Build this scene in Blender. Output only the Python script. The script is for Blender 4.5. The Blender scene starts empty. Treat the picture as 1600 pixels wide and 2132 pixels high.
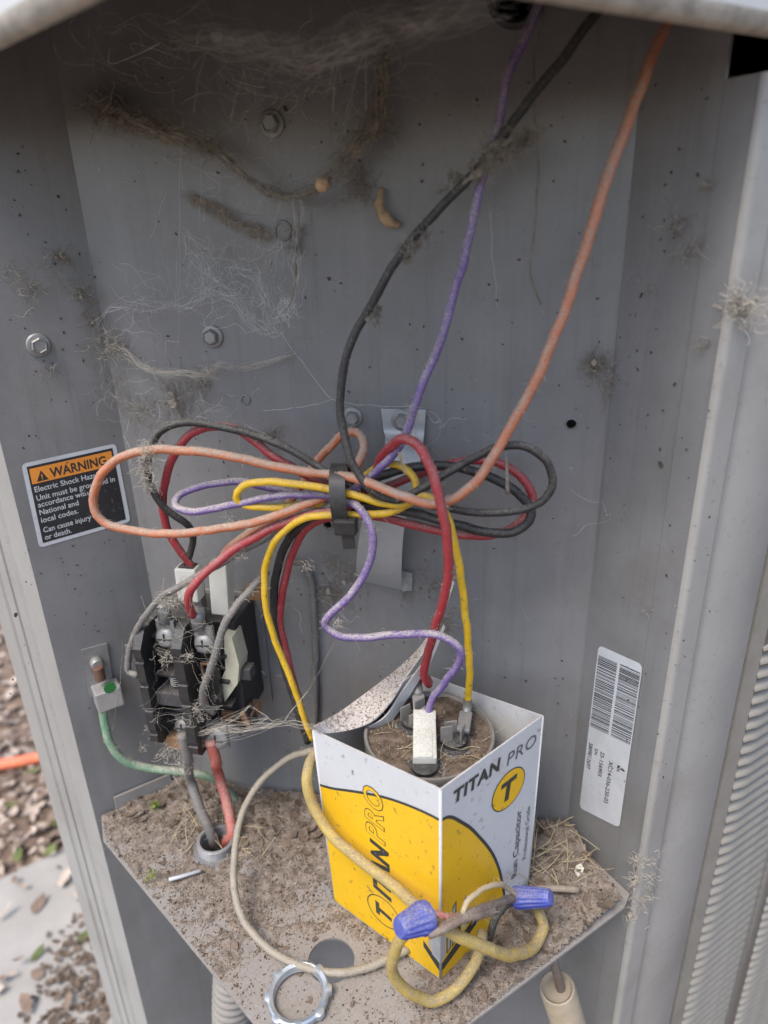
import bpy, bmesh, math, random
from mathutils import Vector as V, Matrix, noise
random.seed(7)
rnd, uni = random.random, random.uniform
SC = bpy.context.scene
COL = SC.collection

# ------------------------------------------------------------------ camera
FPX, PCX, PCY, CAMZ = 1450.0, 800.0, 1066.0, 0.34
_D = V((105, 3434, FPX)).normalized()
_Z = -_D
_f = V((0, 0, 1)); _Y = (_f - _f.dot(_Z) * _Z).normalized(); _X = _Y.cross(_Z)
ROT = Matrix((_X, _Y, _Z))                       # camera (right, down, forward) -> world
CAM = V((0, 0, CAMZ))
right, down, fwd = ROT @ V((1, 0, 0)), ROT @ V((0, 1, 0)), ROT @ V((0, 0, 1))
cd = bpy.data.cameras.new('camera'); cam = bpy.data.objects.new('camera', cd); COL.objects.link(cam)
m = Matrix.Identity(4)
for i in range(3):
    m[i][0], m[i][1], m[i][2], m[i][3] = right[i], -down[i], -fwd[i], CAM[i]
cam.matrix_world = m
cd.sensor_fit = 'HORIZONTAL'; cd.sensor_width = 7.2; cd.lens = FPX / 1600 * 7.2
cd.clip_start = 0.005; cd.clip_end = 500
cd.dof.use_dof = True; cd.dof.focus_distance = 0.345; cd.dof.aperture_fstop = 1.7
SC.camera = cam

# ------------------------------------------------------------------ light
SUN_EL, SUN_AZ = 60, 220            # azimuth clockwise from +Y: behind and left of the camera
w = bpy.data.worlds.new('World'); SC.world = w; w.use_nodes = True
nt = w.node_tree; nt.nodes.clear()
wo = nt.nodes.new('ShaderNodeOutputWorld'); bg = nt.nodes.new('ShaderNodeBackground')
sky = nt.nodes.new('ShaderNodeTexSky'); sky.sky_type = 'NISHITA'; sky.sun_disc = False
sky.sun_elevation = math.radians(SUN_EL); sky.sun_rotation = math.radians(SUN_AZ)
sky.air_density = 1.0; sky.dust_density = 2.5; sky.ozone_density = 1.0
bg.inputs['Strength'].default_value = 0.15
nt.links.new(sky.outputs[0], bg.inputs[0]); nt.links.new(bg.outputs[0], wo.inputs[0])
sl = bpy.data.lights.new('sun', 'SUN'); sl.energy = 1.4; sl.angle = math.radians(24); sl.color = (1, .95, .87)
so = bpy.data.objects.new('sun', sl); COL.objects.link(so)
a, e = math.radians(SUN_AZ), math.radians(SUN_EL)
sdir = V((math.sin(a) * math.cos(e), math.cos(a) * math.cos(e), math.sin(e)))
so.rotation_euler = sdir.to_track_quat('Z', 'Y').to_euler(); so.location = sdir * 3
vs = SC.view_settings
vs.view_transform = 'Standard'; vs.look = 'None'; vs.exposure = 1.05; vs.gamma = 1; vs.use_curve_mapping = False

# ------------------------------------------------------------------ materials
MATS = {}
def mat(name, col, rough=.5, metal=0., var=.12, vscale=60, dust=0., dustcol=(.27, .225, .18), dustbias=.25,
        speck=0., speckcol=(.05, .04, .03), speckscale=500, bump=0., bscale=900, spec=.5, coat=0., streak=0.,
        trans=0., film=0., grime=0., grimecol=(.10, .075, .05), gscale=14):
    if name in MATS: return MATS[name]
    mt = bpy.data.materials.new(name); mt.use_nodes = True; MATS[name] = mt
    n, L = mt.node_tree.nodes, mt.node_tree.links
    b = n['Principled BSDF']
    tc = n.new('ShaderNodeTexCoord'); co = tc.outputs['Object']
    def tex(scale, detail=4, rgh=.6):
        t = n.new('ShaderNodeTexNoise'); t.inputs['Scale'].default_value = scale
        t.inputs['Detail'].default_value = detail; t.inputs['Roughness'].default_value = rgh
        L.new(co, t.inputs['Vector']); return t.outputs['Fac']
    def ramp(src, lo, hi):
        r = n.new('ShaderNodeMapRange'); r.inputs[1].default_value = lo; r.inputs[2].default_value = hi
        L.new(src, r.inputs[0]); return r.outputs[0]
    def math_(op, x, y):
        q = n.new('ShaderNodeMath'); q.operation = op
        for k, s in enumerate((x, y)):
            if isinstance(s, (int, float)): q.inputs[k].default_value = s
            else: L.new(s, q.inputs[k])
        q.use_clamp = True
        return q.outputs[0]
    def mix(fac, A, B):
        q = n.new('ShaderNodeMix'); q.data_type = 'RGBA'
        if isinstance(fac, (int, float)): q.inputs[0].default_value = fac
        else: L.new(fac, q.inputs[0])
        for k, s in ((6, A), (7, B)):
            if isinstance(s, tuple): q.inputs[k].default_value = (*s, 1)
            else: L.new(s, q.inputs[k])
        return q.outputs[2]
    c = mix(ramp(tex(vscale), .3, .7), tuple(x * (1 - var) for x in col), tuple(min(1, x * (1 + var)) for x in col))
    if streak:
        mp = n.new('ShaderNodeMapping'); mp.inputs['Scale'].default_value = (1, 1, .05); L.new(co, mp.inputs[0])
        for scl, k, cc in ((150, streak, tuple(x * .62 for x in col)), (70, streak * .8, tuple(min(1, x * 1.28) for x in col))):
            t = n.new('ShaderNodeTexNoise'); t.inputs['Scale'].default_value = scl; t.inputs['Detail'].default_value = 6; t.inputs['Roughness'].default_value = .7; L.new(mp.outputs[0], t.inputs['Vector'])
            c = mix(math_('MULTIPLY', ramp(t.outputs['Fac'], .54, .72), k), c, cc)
    if grime:
        g = math_('MULTIPLY', ramp(tex(gscale, 8, .7), .52, .75), grime)
        g2 = math_('MULTIPLY', ramp(tex(gscale * 9, 6, .7), .6, .78), grime * .8)
        c = mix(math_('MAXIMUM', g, g2), c, grimecol)
    if speck:
        c = mix(math_('MULTIPLY', ramp(tex(speckscale, 3, .6), .62, .70), speck), c, speckcol)
    if dust:
        ge = n.new('ShaderNodeNewGeometry'); sx = n.new('ShaderNodeSeparateXYZ'); L.new(ge.outputs['Normal'], sx.inputs[0])
        up = ramp(sx.outputs['Z'], -dustbias - .25, .95)
        nz = ramp(tex(90, 7, .8), .32, .62); nf = ramp(tex(1300, 3, .7), .42, .58)
        dm = math_('MULTIPLY', math_('MULTIPLY', math_('ADD', math_('MULTIPLY', up, nz), film), math_('ADD', nf, .22)), dust)
        dc = mix(tex(700, 3), tuple(x * .65 for x in dustcol), tuple(x * 1.3 for x in dustcol))
        c = mix(dm, c, dc)
        q = n.new('ShaderNodeMapRange'); L.new(dm, q.inputs[0]); q.inputs[3].default_value = rough; q.inputs[4].default_value = .95
        L.new(q.outputs[0], b.inputs['Roughness'])
    else:
        q = n.new('ShaderNodeMapRange'); L.new(tex(vscale * 3), q.inputs[0]); q.inputs[3].default_value = max(0, rough - .12)
        q.inputs[4].default_value = min(1, rough + .12); L.new(q.outputs[0], b.inputs['Roughness'])
    L.new(c, b.inputs['Base Color'])
    b.inputs['Metallic'].default_value = metal; b.inputs['Specular IOR Level'].default_value = spec
    b.inputs['Coat Weight'].default_value = coat; b.inputs['Coat Roughness'].default_value = .25
    if bump:
        bp_ = n.new('ShaderNodeBump'); bp_.inputs['Strength'].default_value = bump; bp_.inputs['Distance'].default_value = .0006
        L.new(tex(bscale, 3), bp_.inputs['Height']); L.new(bp_.outputs[0], b.inputs['Normal'])
    if trans:
        b.inputs['Alpha'].default_value = 1 - trans
    return mt

PAINT = mat('grey_enamel', (.188, .189, .190), .29, var=.14, vscale=16, streak=.45, bump=.2, bscale=1100, grime=.5, gscale=11, speck=.12, speckscale=300, grimecol=(.12, .10, .078), dust=.75, dustbias=-.2)
POST = mat('post_enamel', (.315, .308, .290), .4, var=.06, vscale=25, bump=.2, bscale=1000, grime=.35, gscale=9, speck=.25, speckscale=300, dust=.5, dustbias=-.2)
LIDM = mat('cover_enamel', (.52, .52, .50), .42, var=.06, vscale=20, bump=.2, grime=.4, gscale=20)
RIMD = mat('cover_edge_grime', (.36, .33, .28), .9, var=.3, vscale=120, bump=.8, bscale=500)
SHELFM = mat('shelf_enamel', (.23, .228, .225), .6, var=.25, vscale=60, film=.18, dust=1.9, dustbias=.1, grime=.3, speck=.5, speckscale=260, dustcol=(.25, .22, .195))
DIRT = mat('dry_dirt', (.195, .160, .132), .98, var=.45, vscale=220, bump=1., bscale=700, speck=.55, speckscale=900, speckcol=(.42, .36, .30), spec=.1)
GRAINM = [mat('grit_pale', (.27, .225, .18), .95, var=.3, vscale=300, spec=.1), mat('grit_brown', (.115, .085, .062), .95, var=.4, vscale=300, spec=.1),
          mat('grit_dark', (.085, .066, .052), .9, var=.4, vscale=300, spec=.1)]
WEBM = mat('cobweb_silk', (.60, .59, .56), .9, var=.2, vscale=200, spec=.2)
LINTM = mat('brown_lint', (.255, .225, .185), .95, var=.35, vscale=300, spec=.1)
LINTP = mat('pale_lint', (.40, .36, .30), .95, var=.3, vscale=300, spec=.1)
STEEL = mat('zinc_steel', (.27, .272, .268), .45, .45, var=.12, vscale=200, grime=.35, gscale=120, grimecol=(.2, .18, .15), dust=.5, dustbias=-.1)
STRAPM = mat('galvanised_strap', (.42, .45, .47), .42, .55, var=.08, vscale=60, grime=.25, gscale=40, dust=.8, dustbias=-.2)
BLACKP = mat('black_plastic', (.016, .016, .017), .40, var=.3, vscale=200, dust=.5, dustbias=-.05, dustcol=(.22, .20, .18))
TIEM = mat('tie_nylon', (.016, .016, .016), .42, var=.3, vscale=300, dust=.45, dustbias=.1, dustcol=(.2, .18, .16))
CREAM = mat('cream_nylon', (.62, .61, .54), .45, var=.08, vscale=120, grime=.3, gscale=60, dust=.6, dustbias=-.2)
COPPER = mat('dull_copper', (.42, .24, .13), .55, .5, var=.25, vscale=200, dust=.9, dustbias=.2)
CARD = mat('white_board', (.52, .53, .545), .5, var=.05, vscale=30, speck=.4, speckscale=240, dust=.9, dustbias=-.35, grimecol=(.28, .24, .2), film=.03, grime=.35, gscale=30, dustcol=(.38, .33, .29))
CARDIN = mat('board_inside', (.50, .50, .49), .7, var=.05, vscale=60, speck=.3, speckscale=300, dust=1.2, dustbias=-.1, grime=.3, gscale=40, dustcol=(.42, .36, .32))
YEL = mat('yellow_ink', (.72, .42, .008), .42, var=.05, vscale=30, speck=.5, speckscale=260, grime=.35, gscale=22, grimecol=(.36, .22, .05))
INK = mat('dark_ink', (.03, .035, .032), .45, var=.2, vscale=300, speck=.35, speckscale=500, speckcol=(.3, .28, .2))
INKG = mat('grey_ink', (.33, .34, .35), .5, var=.1, vscale=200)
STICK = mat('white_sticker', (.52, .54, .56), .4, var=.04, vscale=60, speck=.3, speckscale=420, speckcol=(.3, .27, .24), grime=.2, gscale=40)
SBLACK = mat('sticker_black', (.02, .022, .026), .4, var=.25, vscale=120, speck=.4, speckscale=500, speckcol=(.16, .16, .16))
SORANGE = mat('sticker_orange', (.72, .26, .035), .45, var=.08, vscale=100, speck=.3, speckscale=500)
SWHITE = mat('sticker_lettering', (.50, .52, .54), .5, var=.12, vscale=300)
BLUEP = mat('blue_plastic', (.035, .060, .33), .42, var=.12, vscale=200, dust=.75, dustbias=-.1, dustcol=(.36, .32, .28))
CANM = mat('aluminium_can', (.34, .33, .31), .45, .6, var=.15, vscale=100, dust=1., dustbias=-.1, grime=.3, gscale=60)
GROUNDM = mat('litter_soil', (.17, .125, .095), .95, var=.5, vscale=18, speck=.6, speckscale=45, speckcol=(.42, .36, .3), bump=.8, bscale=60, spec=.1)
PADM = mat('concrete', (.33, .315, .295), .9, var=.12, vscale=14, speck=.4, speckscale=90, speckcol=(.3, .28, .25), bump=.4, bscale=200, spec=.2)
DARKM = mat('painted_interior_shade', (.03, .03, .032), .8)  # near-black colour standing in for shade inside the cabinet
TANM = mat('tan_plastic', (.46, .38, .27), .6, var=.12, vscale=120, dust=.5, grime=.2)
CONDM = mat('grey_pvc', (.22, .215, .20), .55, var=.08, vscale=90, dust=.8, dustbias=0)
STRAW = mat('dry_straw', (.46, .38, .24), .8, var=.25, vscale=150, spec=.2)
LEAFM = mat('dead_leaf', (.115, .08, .058), .85, var=.45, vscale=160, spec=.2, dust=.5)
LEAFT = mat('tan_leaf', (.42, .29, .17), .8, var=.3, vscale=180, spec=.2)
GREENM = mat('green_sprig', (.16, .22, .03), .7, var=.3, vscale=200)
SEEDM = mat('seed_shell', (.52, .34, .20), .7, var=.2, vscale=400)
LOUVM = mat('louvre_enamel', (.25, .235, .205), .5, var=.10, vscale=60, grime=.35, gscale=22, grimecol=(.13, .14, .08), dust=.5)
def sheetmat(name, col, lo, hi, amax, sc=(240, 60)):
    mt = mat(name, col, .95, var=.3, vscale=250, spec=.1); n, L = mt.node_tree.nodes, mt.node_tree.links
    tc = n.new('ShaderNodeTexCoord'); fac = []
    for scl in sc:
        t = n.new('ShaderNodeTexNoise'); t.inputs['Scale'].default_value = scl; t.inputs['Detail'].default_value = 8; t.inputs['Roughness'].default_value = .75; t.inputs['Distortion'].default_value = 1.5
        L.new(tc.outputs['Object'], t.inputs['Vector']); q = n.new('ShaderNodeMapRange'); q.inputs[1].default_value = lo; q.inputs[2].default_value = hi; L.new(t.outputs['Fac'], q.inputs[0]); fac.append(q.outputs[0])
    at = n.new('ShaderNodeAttribute'); at.attribute_name = 'edge'
    p = n.new('ShaderNodeMath'); p.operation = 'MULTIPLY'; L.new(fac[0], p.inputs[0]); L.new(fac[1], p.inputs[1])
    p2 = n.new('ShaderNodeMath'); p2.operation = 'MULTIPLY'; L.new(p.outputs[0], p2.inputs[0]); L.new(at.outputs['Fac'], p2.inputs[1])
    p3 = n.new('ShaderNodeMath'); p3.operation = 'MULTIPLY'; L.new(p2.outputs[0], p3.inputs[0]); p3.inputs[1].default_value = amax; p3.use_clamp = True
    L.new(p3.outputs[0], n['Principled BSDF'].inputs['Alpha']); return mt
def wiremat(name, col, dust=.8, bias=.2, dc=(.27, .235, .195), rough=.42):
    return mat(name, col, rough, var=.12, vscale=150, dust=dust, dustbias=bias, dustcol=dc, bump=.5, bscale=1600, speck=.6, speckscale=520, speckcol=(.07, .055, .04), film=.04)
W_BLACK = wiremat('black_insulation', (.016, .016, .017), 1.2, .05, (.19, .17, .145))
W_BLACK2 = wiremat('black_insulation_clean', (.016, .016, .017), .55, .0, (.21, .19, .165), .35)
W_GREY = wiremat('greyed_insulation', (.15, .145, .14), .95, .4)
W_PURP = wiremat('purple_insulation', (.120, .065, .260), 2.1, .05, (.42, .37, .35))
W_ORAN = wiremat('orange_insulation', (.50, .14, .050), 2.2, .12, (.37, .31, .25))
W_RED = wiremat('red_insulation', (.32, .020, .030), 1.2, -.05, (.34, .23, .20), .34)
W_REDB = wiremat('faded_red_insulation', (.42, .075, .05), 1.1, .3, (.40, .30, .26))
W_YEL = wiremat('yellow_insulation', (.70, .43, .010), 1.0, -.05, (.33, .27, .16))
W_CABLE = wiremat('dirty_yellow_sheath', (.46, .33, .07), 1.6, .4, (.27, .215, .145))
W_TAUPE = wiremat('taupe_sheath', (.30, .265, .205), .8, .4)
W_GREEN = wiremat('green_insulation', (.10, .26, .14), 1.5, .45, (.40, .38, .33))
W_BROWN = wiremat('brown_sheath', (.15, .10, .075), .9, .4)
W_CORD = mat('orange_cord', (.75, .20, .10), .6)

# ------------------------------------------------------------------ mesh helpers
def link(name, me, parent=None, mats=None, smooth=False):
    o = bpy.data.objects.new(name, me); COL.objects.link(o)
    if mats is not None and not me.materials:
        for q in (mats if isinstance(mats, (list, tuple)) else [mats]): me.materials.append(q)
    if smooth:
        me.polygons.foreach_set('use_smooth', [True] * len(me.polygons))
    if parent is not None:
        o.parent = parent; o.matrix_parent_inverse = Matrix.Translation(-V(parent['_loc']))
    return o
def mesh(name, vs_, fs, mats, parent=None, smooth=False, mi=None):
    me = bpy.data.meshes.new(name); me.from_pydata([tuple(v) for v in vs_], [], fs)
    for q in (mats if isinstance(mats, (list, tuple)) else [mats]): me.materials.append(q)
    if mi: me.polygons.foreach_set('material_index', mi)
    me.update()
    return link(name, me, parent, None, smooth)
def thing(name, loc, label, cat, group=None):
    o = bpy.data.objects.new(name, None); COL.objects.link(o); o.location = loc; o.empty_display_size = .01
    o['_loc'] = tuple(loc); o['label'] = label; o['category'] = cat
    if group: o['group'] = group
    return o
def tag(o, label, cat, group=None, kind=None):
    o['label'] = label; o['category'] = cat
    if group: o['group'] = group
    if kind: o['kind'] = kind
    return o
def bm_obj(name, bm, mats, parent=None, smooth=False):
    me = bpy.data.meshes.new(name); bm.normal_update(); bm.to_mesh(me); bm.free()
    return link(name, me, parent, mats, smooth)
def catmull(P, n):
    P = [V(p) for p in P]; Q = [P[0] * 2 - P[1]] + P + [P[-1] * 2 - P[-2]]
    out = []
    for i in range(len(P) - 1):
        p0, p1, p2, p3 = Q[i:i + 4]
        t0 = 0; t1 = t0 + max(1e-5, (p1 - p0).length) ** .5; t2 = t1 + max(1e-5, (p2 - p1).length) ** .5; t3 = t2 + max(1e-5, (p3 - p2).length) ** .5
        k = max(2, int(n * (p2 - p1).length)) if n > 50 else n
        for j in range(k):
            t = t1 + (t2 - t1) * j / k
            A1 = p0 * ((t1 - t) / (t1 - t0)) + p1 * ((t - t0) / (t1 - t0)); A2 = p1 * ((t2 - t) / (t2 - t1)) + p2 * ((t - t1) / (t2 - t1))
            A3 = p2 * ((t3 - t) / (t3 - t2)) + p3 * ((t - t2) / (t3 - t2))
            B1 = A1 * ((t2 - t) / (t2 - t0)) + A2 * ((t - t0) / (t2 - t0)); B2 = A2 * ((t3 - t) / (t3 - t1)) + A3 * ((t - t1) / (t3 - t1))
            out.append(B1 * ((t2 - t) / (t2 - t1)) + B2 * ((t - t1) / (t2 - t1)))
    out.append(P[-1]); return out
def tube_geo(pts, r, sides, vs_, fs, cap=True, rough=0.):
    N = len(pts); base = len(vs_)
    t = (pts[1] - pts[0]).normalized(); up = V((0, 0, 1)) if abs(t.z) < .9 else V((1, 0, 0))
    nrm = (up - t * up.dot(t)).normalized()
    for i in range(N):
        t = (pts[min(i + 1, N - 1)] - pts[max(i - 1, 0)])
        if t.length < 1e-9: t = V((0, 0, 1))
        t.normalize(); nrm = nrm - t * nrm.dot(t)
        if nrm.length < 1e-6: nrm = t.orthogonal()
        nrm.normalize(); bi = t.cross(nrm)
        rr = r(i / (N - 1)) if callable(r) else r
        for k in range(sides):
            an = 2 * math.pi * k / sides; dv = nrm * math.cos(an) + bi * math.sin(an)
            q = rr
            if rough:
                p_ = pts[i] + dv * rr; q = rr * (1 + rough * noise.noise(p_ * 420) + rough * .7 * noise.noise(p_ * 1500))
            vs_.append(pts[i] + dv * q)
    for i in range(N - 1):
        for k in range(sides):
            a_, b_ = base + i * sides + k, base + i * sides + (k + 1) % sides
            fs.append((a_, b_, b_ + sides, a_ + sides))
    if cap:
        fs.append(tuple(base + k for k in range(sides))[::-1]); fs.append(tuple(base + (N - 1) * sides + k for k in range(sides)))
def tube(name, pts, r, mt, parent=None, sides=12, rough=0.):
    vs_, fs = [], []; tube_geo(pts, r, sides, vs_, fs, True, rough); return mesh(name, vs_, fs, mt, parent, True)
def lathe(name, prof, frame, mt, parent=None, seg=32, flute=None, smooth=True, caps=True):
    """prof: (radius, height) in metres; frame: (origin, axis)"""
    o, ax = frame; ax = ax.normalized(); u_ = ax.orthogonal().normalized(); v_ = ax.cross(u_)
    vs_, fs = [], []
    for i, (r, h) in enumerate(prof):
        for k in range(seg):
            an = 2 * math.pi * k / seg; rr = r * (flute(an, i) if flute else 1)
            vs_.append(o + ax * h + (u_ * math.cos(an) + v_ * math.sin(an)) * rr)
    for i in range(len(prof) - 1):
        for k in range(seg):
            a_, b_ = i * seg + k, i * seg + (k + 1) % seg; fs.append((a_, b_, b_ + seg, a_ + seg))
    if caps: fs.append(tuple(range(seg))[::-1]); fs.append(tuple((len(prof) - 1) * seg + k for k in range(seg)))
    ob = mesh(name, vs_, fs, mt, parent)
    if smooth:
        me = ob.data; me.polygons.foreach_set('use_smooth', [len(p.vertices) == 4 for p in me.polygons]); me.set_sharp_from_angle(angle=math.radians(40))
    return ob
def frame_box(bm, o, ex, ey, ez, bev=0):
    """box from corner o with edge vectors"""
    vv = [bm.verts.new(o + ex * i + ey * j + ez * k) for k in (0, 1) for j in (0, 1) for i in (0, 1)]
    fcs = [bm.faces.new([vv[i] for i in q]) for q in ((0, 2, 3, 1), (4, 5, 7, 6), (0, 1, 5, 4), (2, 6, 7, 3), (0, 4, 6, 2), (1, 3, 7, 5))]
    bmesh.ops.recalc_face_normals(bm, faces=fcs)
    if bev:
        ed = list({e_ for f_ in fcs for e_ in f_.edges})
        bmesh.ops.bevel(bm, geom=ed, offset=bev, segments=2, affect='EDGES', profile=.6)
def extr_prism(name, outline, depth, mt, parent=None, holes=(), bev=0):
    """outline/holes: world points of one planar face, depth: vector"""
    bm = bmesh.new(); edges = []
    for loop in [outline] + list(holes):
        vv = [bm.verts.new(p) for p in loop]
        for i in range(len(vv)): edges.append(bm.edges.new((vv[i], vv[(i + 1) % len(vv)])))
    bmesh.ops.triangle_fill(bm, use_beauty=True, use_dissolve=False, edges=edges)
    g = bmesh.ops.extrude_face_region(bm, geom=bm.faces[:])
    bmesh.ops.translate(bm, vec=depth, verts=[x for x in g['geom'] if isinstance(x, bmesh.types.BMVert)])
    bmesh.ops.recalc_face_normals(bm, faces=bm.faces[:])
    return bm_obj(name, bm, mt, parent)
def circle(c, n_, r, seg=28):
    n_ = n_.normalized(); u_ = n_.orthogonal().normalized(); v_ = n_.cross(u_)
    return [c + (u_ * math.cos(2 * math.pi * k / seg) + v_ * math.sin(2 * math.pi * k / seg)) * r for k in range(seg)]

# ------------------------------------------------------------------ place geometry (measured from the picture's perspective)
def ray(px, py): return ROT @ V(((px - PCX) / FPX, (py - PCY) / FPX, 1))
def on_z(px, py, z=0.):
    d = ray(px, py); return CAM + d * ((z - CAMZ) / d.z)
def on_pl(px, py, p0, n_):
    d = ray(px, py); return CAM + d * ((p0 - CAM).dot(n_) / d.dot(n_))
UPZ = V((0, 0, 1))
FL, FR = on_z(385, 1622), on_z(1180, 1735)              # panel folds at the shelf
LF, RW = on_z(200, 1702), on_z(1315, 1860)
BU = (FR - FL).normalized(); BW = V((BU.y, -BU.x, 0)); BO = FL + BU * (-FL.x / BU.x)
def bw(px, py, w_): return on_pl(px, py, BO + BW * w_ / 1000, BW)
def buv(u_, v_, w_): return BO + BU * u_ / 1000 + UPZ * v_ / 1000 + BW * w_ / 1000
LD = (FL - LF).normalized(); LN = V((LD.y, -LD.x, 0))
def lw(px, py, o_): return on_pl(px, py, LF + LN * o_ / 1000, LN)
RD = (RW - FR).normalized(); RN = V((RD.y, -RD.x, 0))
def rw(px, py, o_): return on_pl(px, py, RW + RN * o_ / 1000, RN)
def yw(px, py, y): return on_pl(px, py, V((0, y / 1000, 0)), V((0, 1, 0)))
BXL, BXF = on_z(695, 1874, .001), on_z(918, 2040, .001)
BXR = BXF + (on_z(1050, 1907, .001) - BXF).normalized() * .0690
BXB = BXL + BXR - BXF
LFN = (BXF - BXL).cross(UPZ).normalized(); RFN = (BXR - BXF).cross(UPZ).normalized()
def lf(px, py, o_): return on_pl(px, py, BXF + LFN * o_ / 1000, LFN)
def rf(px, py, o_): return on_pl(px, py, BXF + RFN * o_ / 1000, RFN)
TXL, TXF, TXR = lf(650, 1520, 0), lf(918, 1645, 0), rf(1133, 1490, 0)
TXB = TXL + TXR - TXF

# ------------------------------------------------------------------ ground outside
GZ = -.46
bm = bmesh.new()
S = 60
vv = [bm.verts.new((x, y, GZ)) for x, y in ((-S, -S), (S, -S), (S, S), (-S, S))]; bm.faces.new(vv)
g = bm_obj('ground', bm, GROUNDM); g['kind'] = 'structure'; g['label'] = 'brown leaf-strewn soil outside the cabinet'; g['category'] = 'ground'
# ------------------------------------------------------------------ cabinet
cab = thing('equipment_cabinet', (0, .33, GZ + .06), 'grey painted sheet metal air conditioner cabinet with its corner compartment open', 'cabinet')
TOPZ = .418
def wall(name, pts2, z0, z1, th, nrm, mt, holes=()):
    """vertical sheet following plan points, thickness behind it"""
    vs_, fs = [], []
    N = len(pts2)
    for k, off in enumerate((0, -th)):
        for p in pts2:
            i = len(vs_) // 2 % N
        for i, p in enumerate(pts2):
            d = (pts2[min(i + 1, N - 1)] - pts2[max(i - 1, 0)]); d.z = 0; d.normalize()
            q = V((d.y, -d.x, 0)) * off
            vs_ += [V((p.x + q.x, p.y + q.y, z0)), V((p.x + q.x, p.y + q.y, z1))]
    o2 = 2 * N
    for i in range(N - 1):
        a_ = 2 * i
        fs += [(a_, a_ + 2, a_ + 3, a_ + 1), (o2 + a_, o2 + a_ + 1, o2 + a_ + 3, o2 + a_ + 2), (a_ + 1, a_ + 3, o2 + a_ + 3, o2 + a_ + 1), (a_, o2 + a_, o2 + a_ + 2, a_ + 2)]
    fs += [(0, 1, o2 + 1, o2), (o2 - 2, 2 * o2 - 2, 2 * o2 - 1, o2 - 1)]
    return mesh(name, vs_, fs, mt, cab, True)
def sharp(o, deg=35):
    o.data.set_sharp_from_angle(angle=math.radians(deg)); return o
# mounting panel with drilled holes
pn = [FL + UPZ * (GZ + .08), FR + UPZ * (GZ + .08), FR + UPZ * (TOPZ + .03), FL + UPZ * (TOPZ + .03)]
hl = [circle(bw(1190, 882, 0), BW, .0024), circle(bw(590, 480, 0), BW, .0034), circle(bw(512, 832, 0), BW, .0020), circle(bw(683, 1092, 0), BW, .0022), circle(bw(563, 912, 0), BW, .0034, 4),
      circle(bw(1078, -14, 0), BW, .0085)]
extr_prism('mounting_panel', pn, BW * -.0012, PAINT, cab, hl)
for (px, py, r0) in ((590, 480, .0046), (512, 832, .0028), (1190, 882, .0030), (683, 1092, .003)):    # punched, slightly raised hole edges
    c = bw(px, py, 0)
    lathe('punched_rim', [(r0, 0), (r0 * .9, .0007), (r0 * .76, .0008), (r0 * .74, -.001)], (c, BW), PAINT, cab, 24, caps=px not in (1190,) and px != 683)
lathe('grommet', [(.0115, 0), (.0115, .002), (.0100, .0035), (.0085, .002), (.0083, -.004)], (bw(1078, -14, 0), BW), BLACKP, cab, 28, caps=False)
# side walls, folded out of the panel
def arc(p, d0, d1, r, n_=6):
    """round the corner at p between directions d0 (arriving) and d1 (leaving)"""
    ang = d0.angle(d1); t = r * math.tan(ang / 2); a_, b_ = p - d0 * t, p + d1 * t
    out = []
    for k in range(n_ + 1):
        s = k / n_; q = a_ * (1 - s) ** 2 + p * 2 * s * (1 - s) + b_ * s * s; out.append(q)
    return out
EL = V((-.71, .704, 0)).normalized(); ER = V((.862, .507, 0)).normalized()
# left: wall -> corner post (traversed right-to-left so that normals face out, use reversed order)
ob = wall('side_wall', [LF - LD * .0005, LF + LD * .028, FL - BW * .0001], GZ + .08, TOPZ + .03, .0012, None, PAINT); sharp(ob)
ELn = V((EL.y, -EL.x, 0)) * -1
def step(base, d, n_, dist, out): return base + d * dist / 1000 + n_ * out / 1000
prof = []
for dist, out in ((116, -20), (98, -20), (98, 0), (84, 0), (83, 1.5), (66, 1.5), (65, 0), (52, 0), (50, -6), (45, -6), (43, 1), (30, 1.5), (28, 0), (3, 0)):
    prof.append(step(LF, EL, ELn, dist, out))
prof += arc(LF, -EL, LD, .003)[1:-1]
ob = wall('corner_post', prof, GZ + .03, .384, .0012, None, POST); sharp(ob)
# right: wall -> rounded bend -> outer face with a pressed groove
RB = RW + RD * .004
NP = rw(1520, 100, 0); NP.z = 0
ob = wall('side_wall', [FR - RD * .003, NP], GZ + .08, .437, .0012, None, PAINT); sharp(ob)
ob = wall('side_wall', [NP + RD * .0001, RB - RD * .0032], GZ + .08, .3805, .0012, None, PAINT); sharp(ob)
ERn = V((ER.y, -ER.x, 0))
prof = arc(RB, RD, ER, .0032, 6)
for dist, out in ((13.2, 0), (14.4, -.9), (19.5, -1.1), (21, -.2), (56.5, 0), (58, -1), (58.5, -8)):
    prof.append(step(RB, ER, ERn, dist, out))
ob = wall('corner_post', prof, GZ + .03, .3805, .0012, None, POST); sharp(ob)
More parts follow.
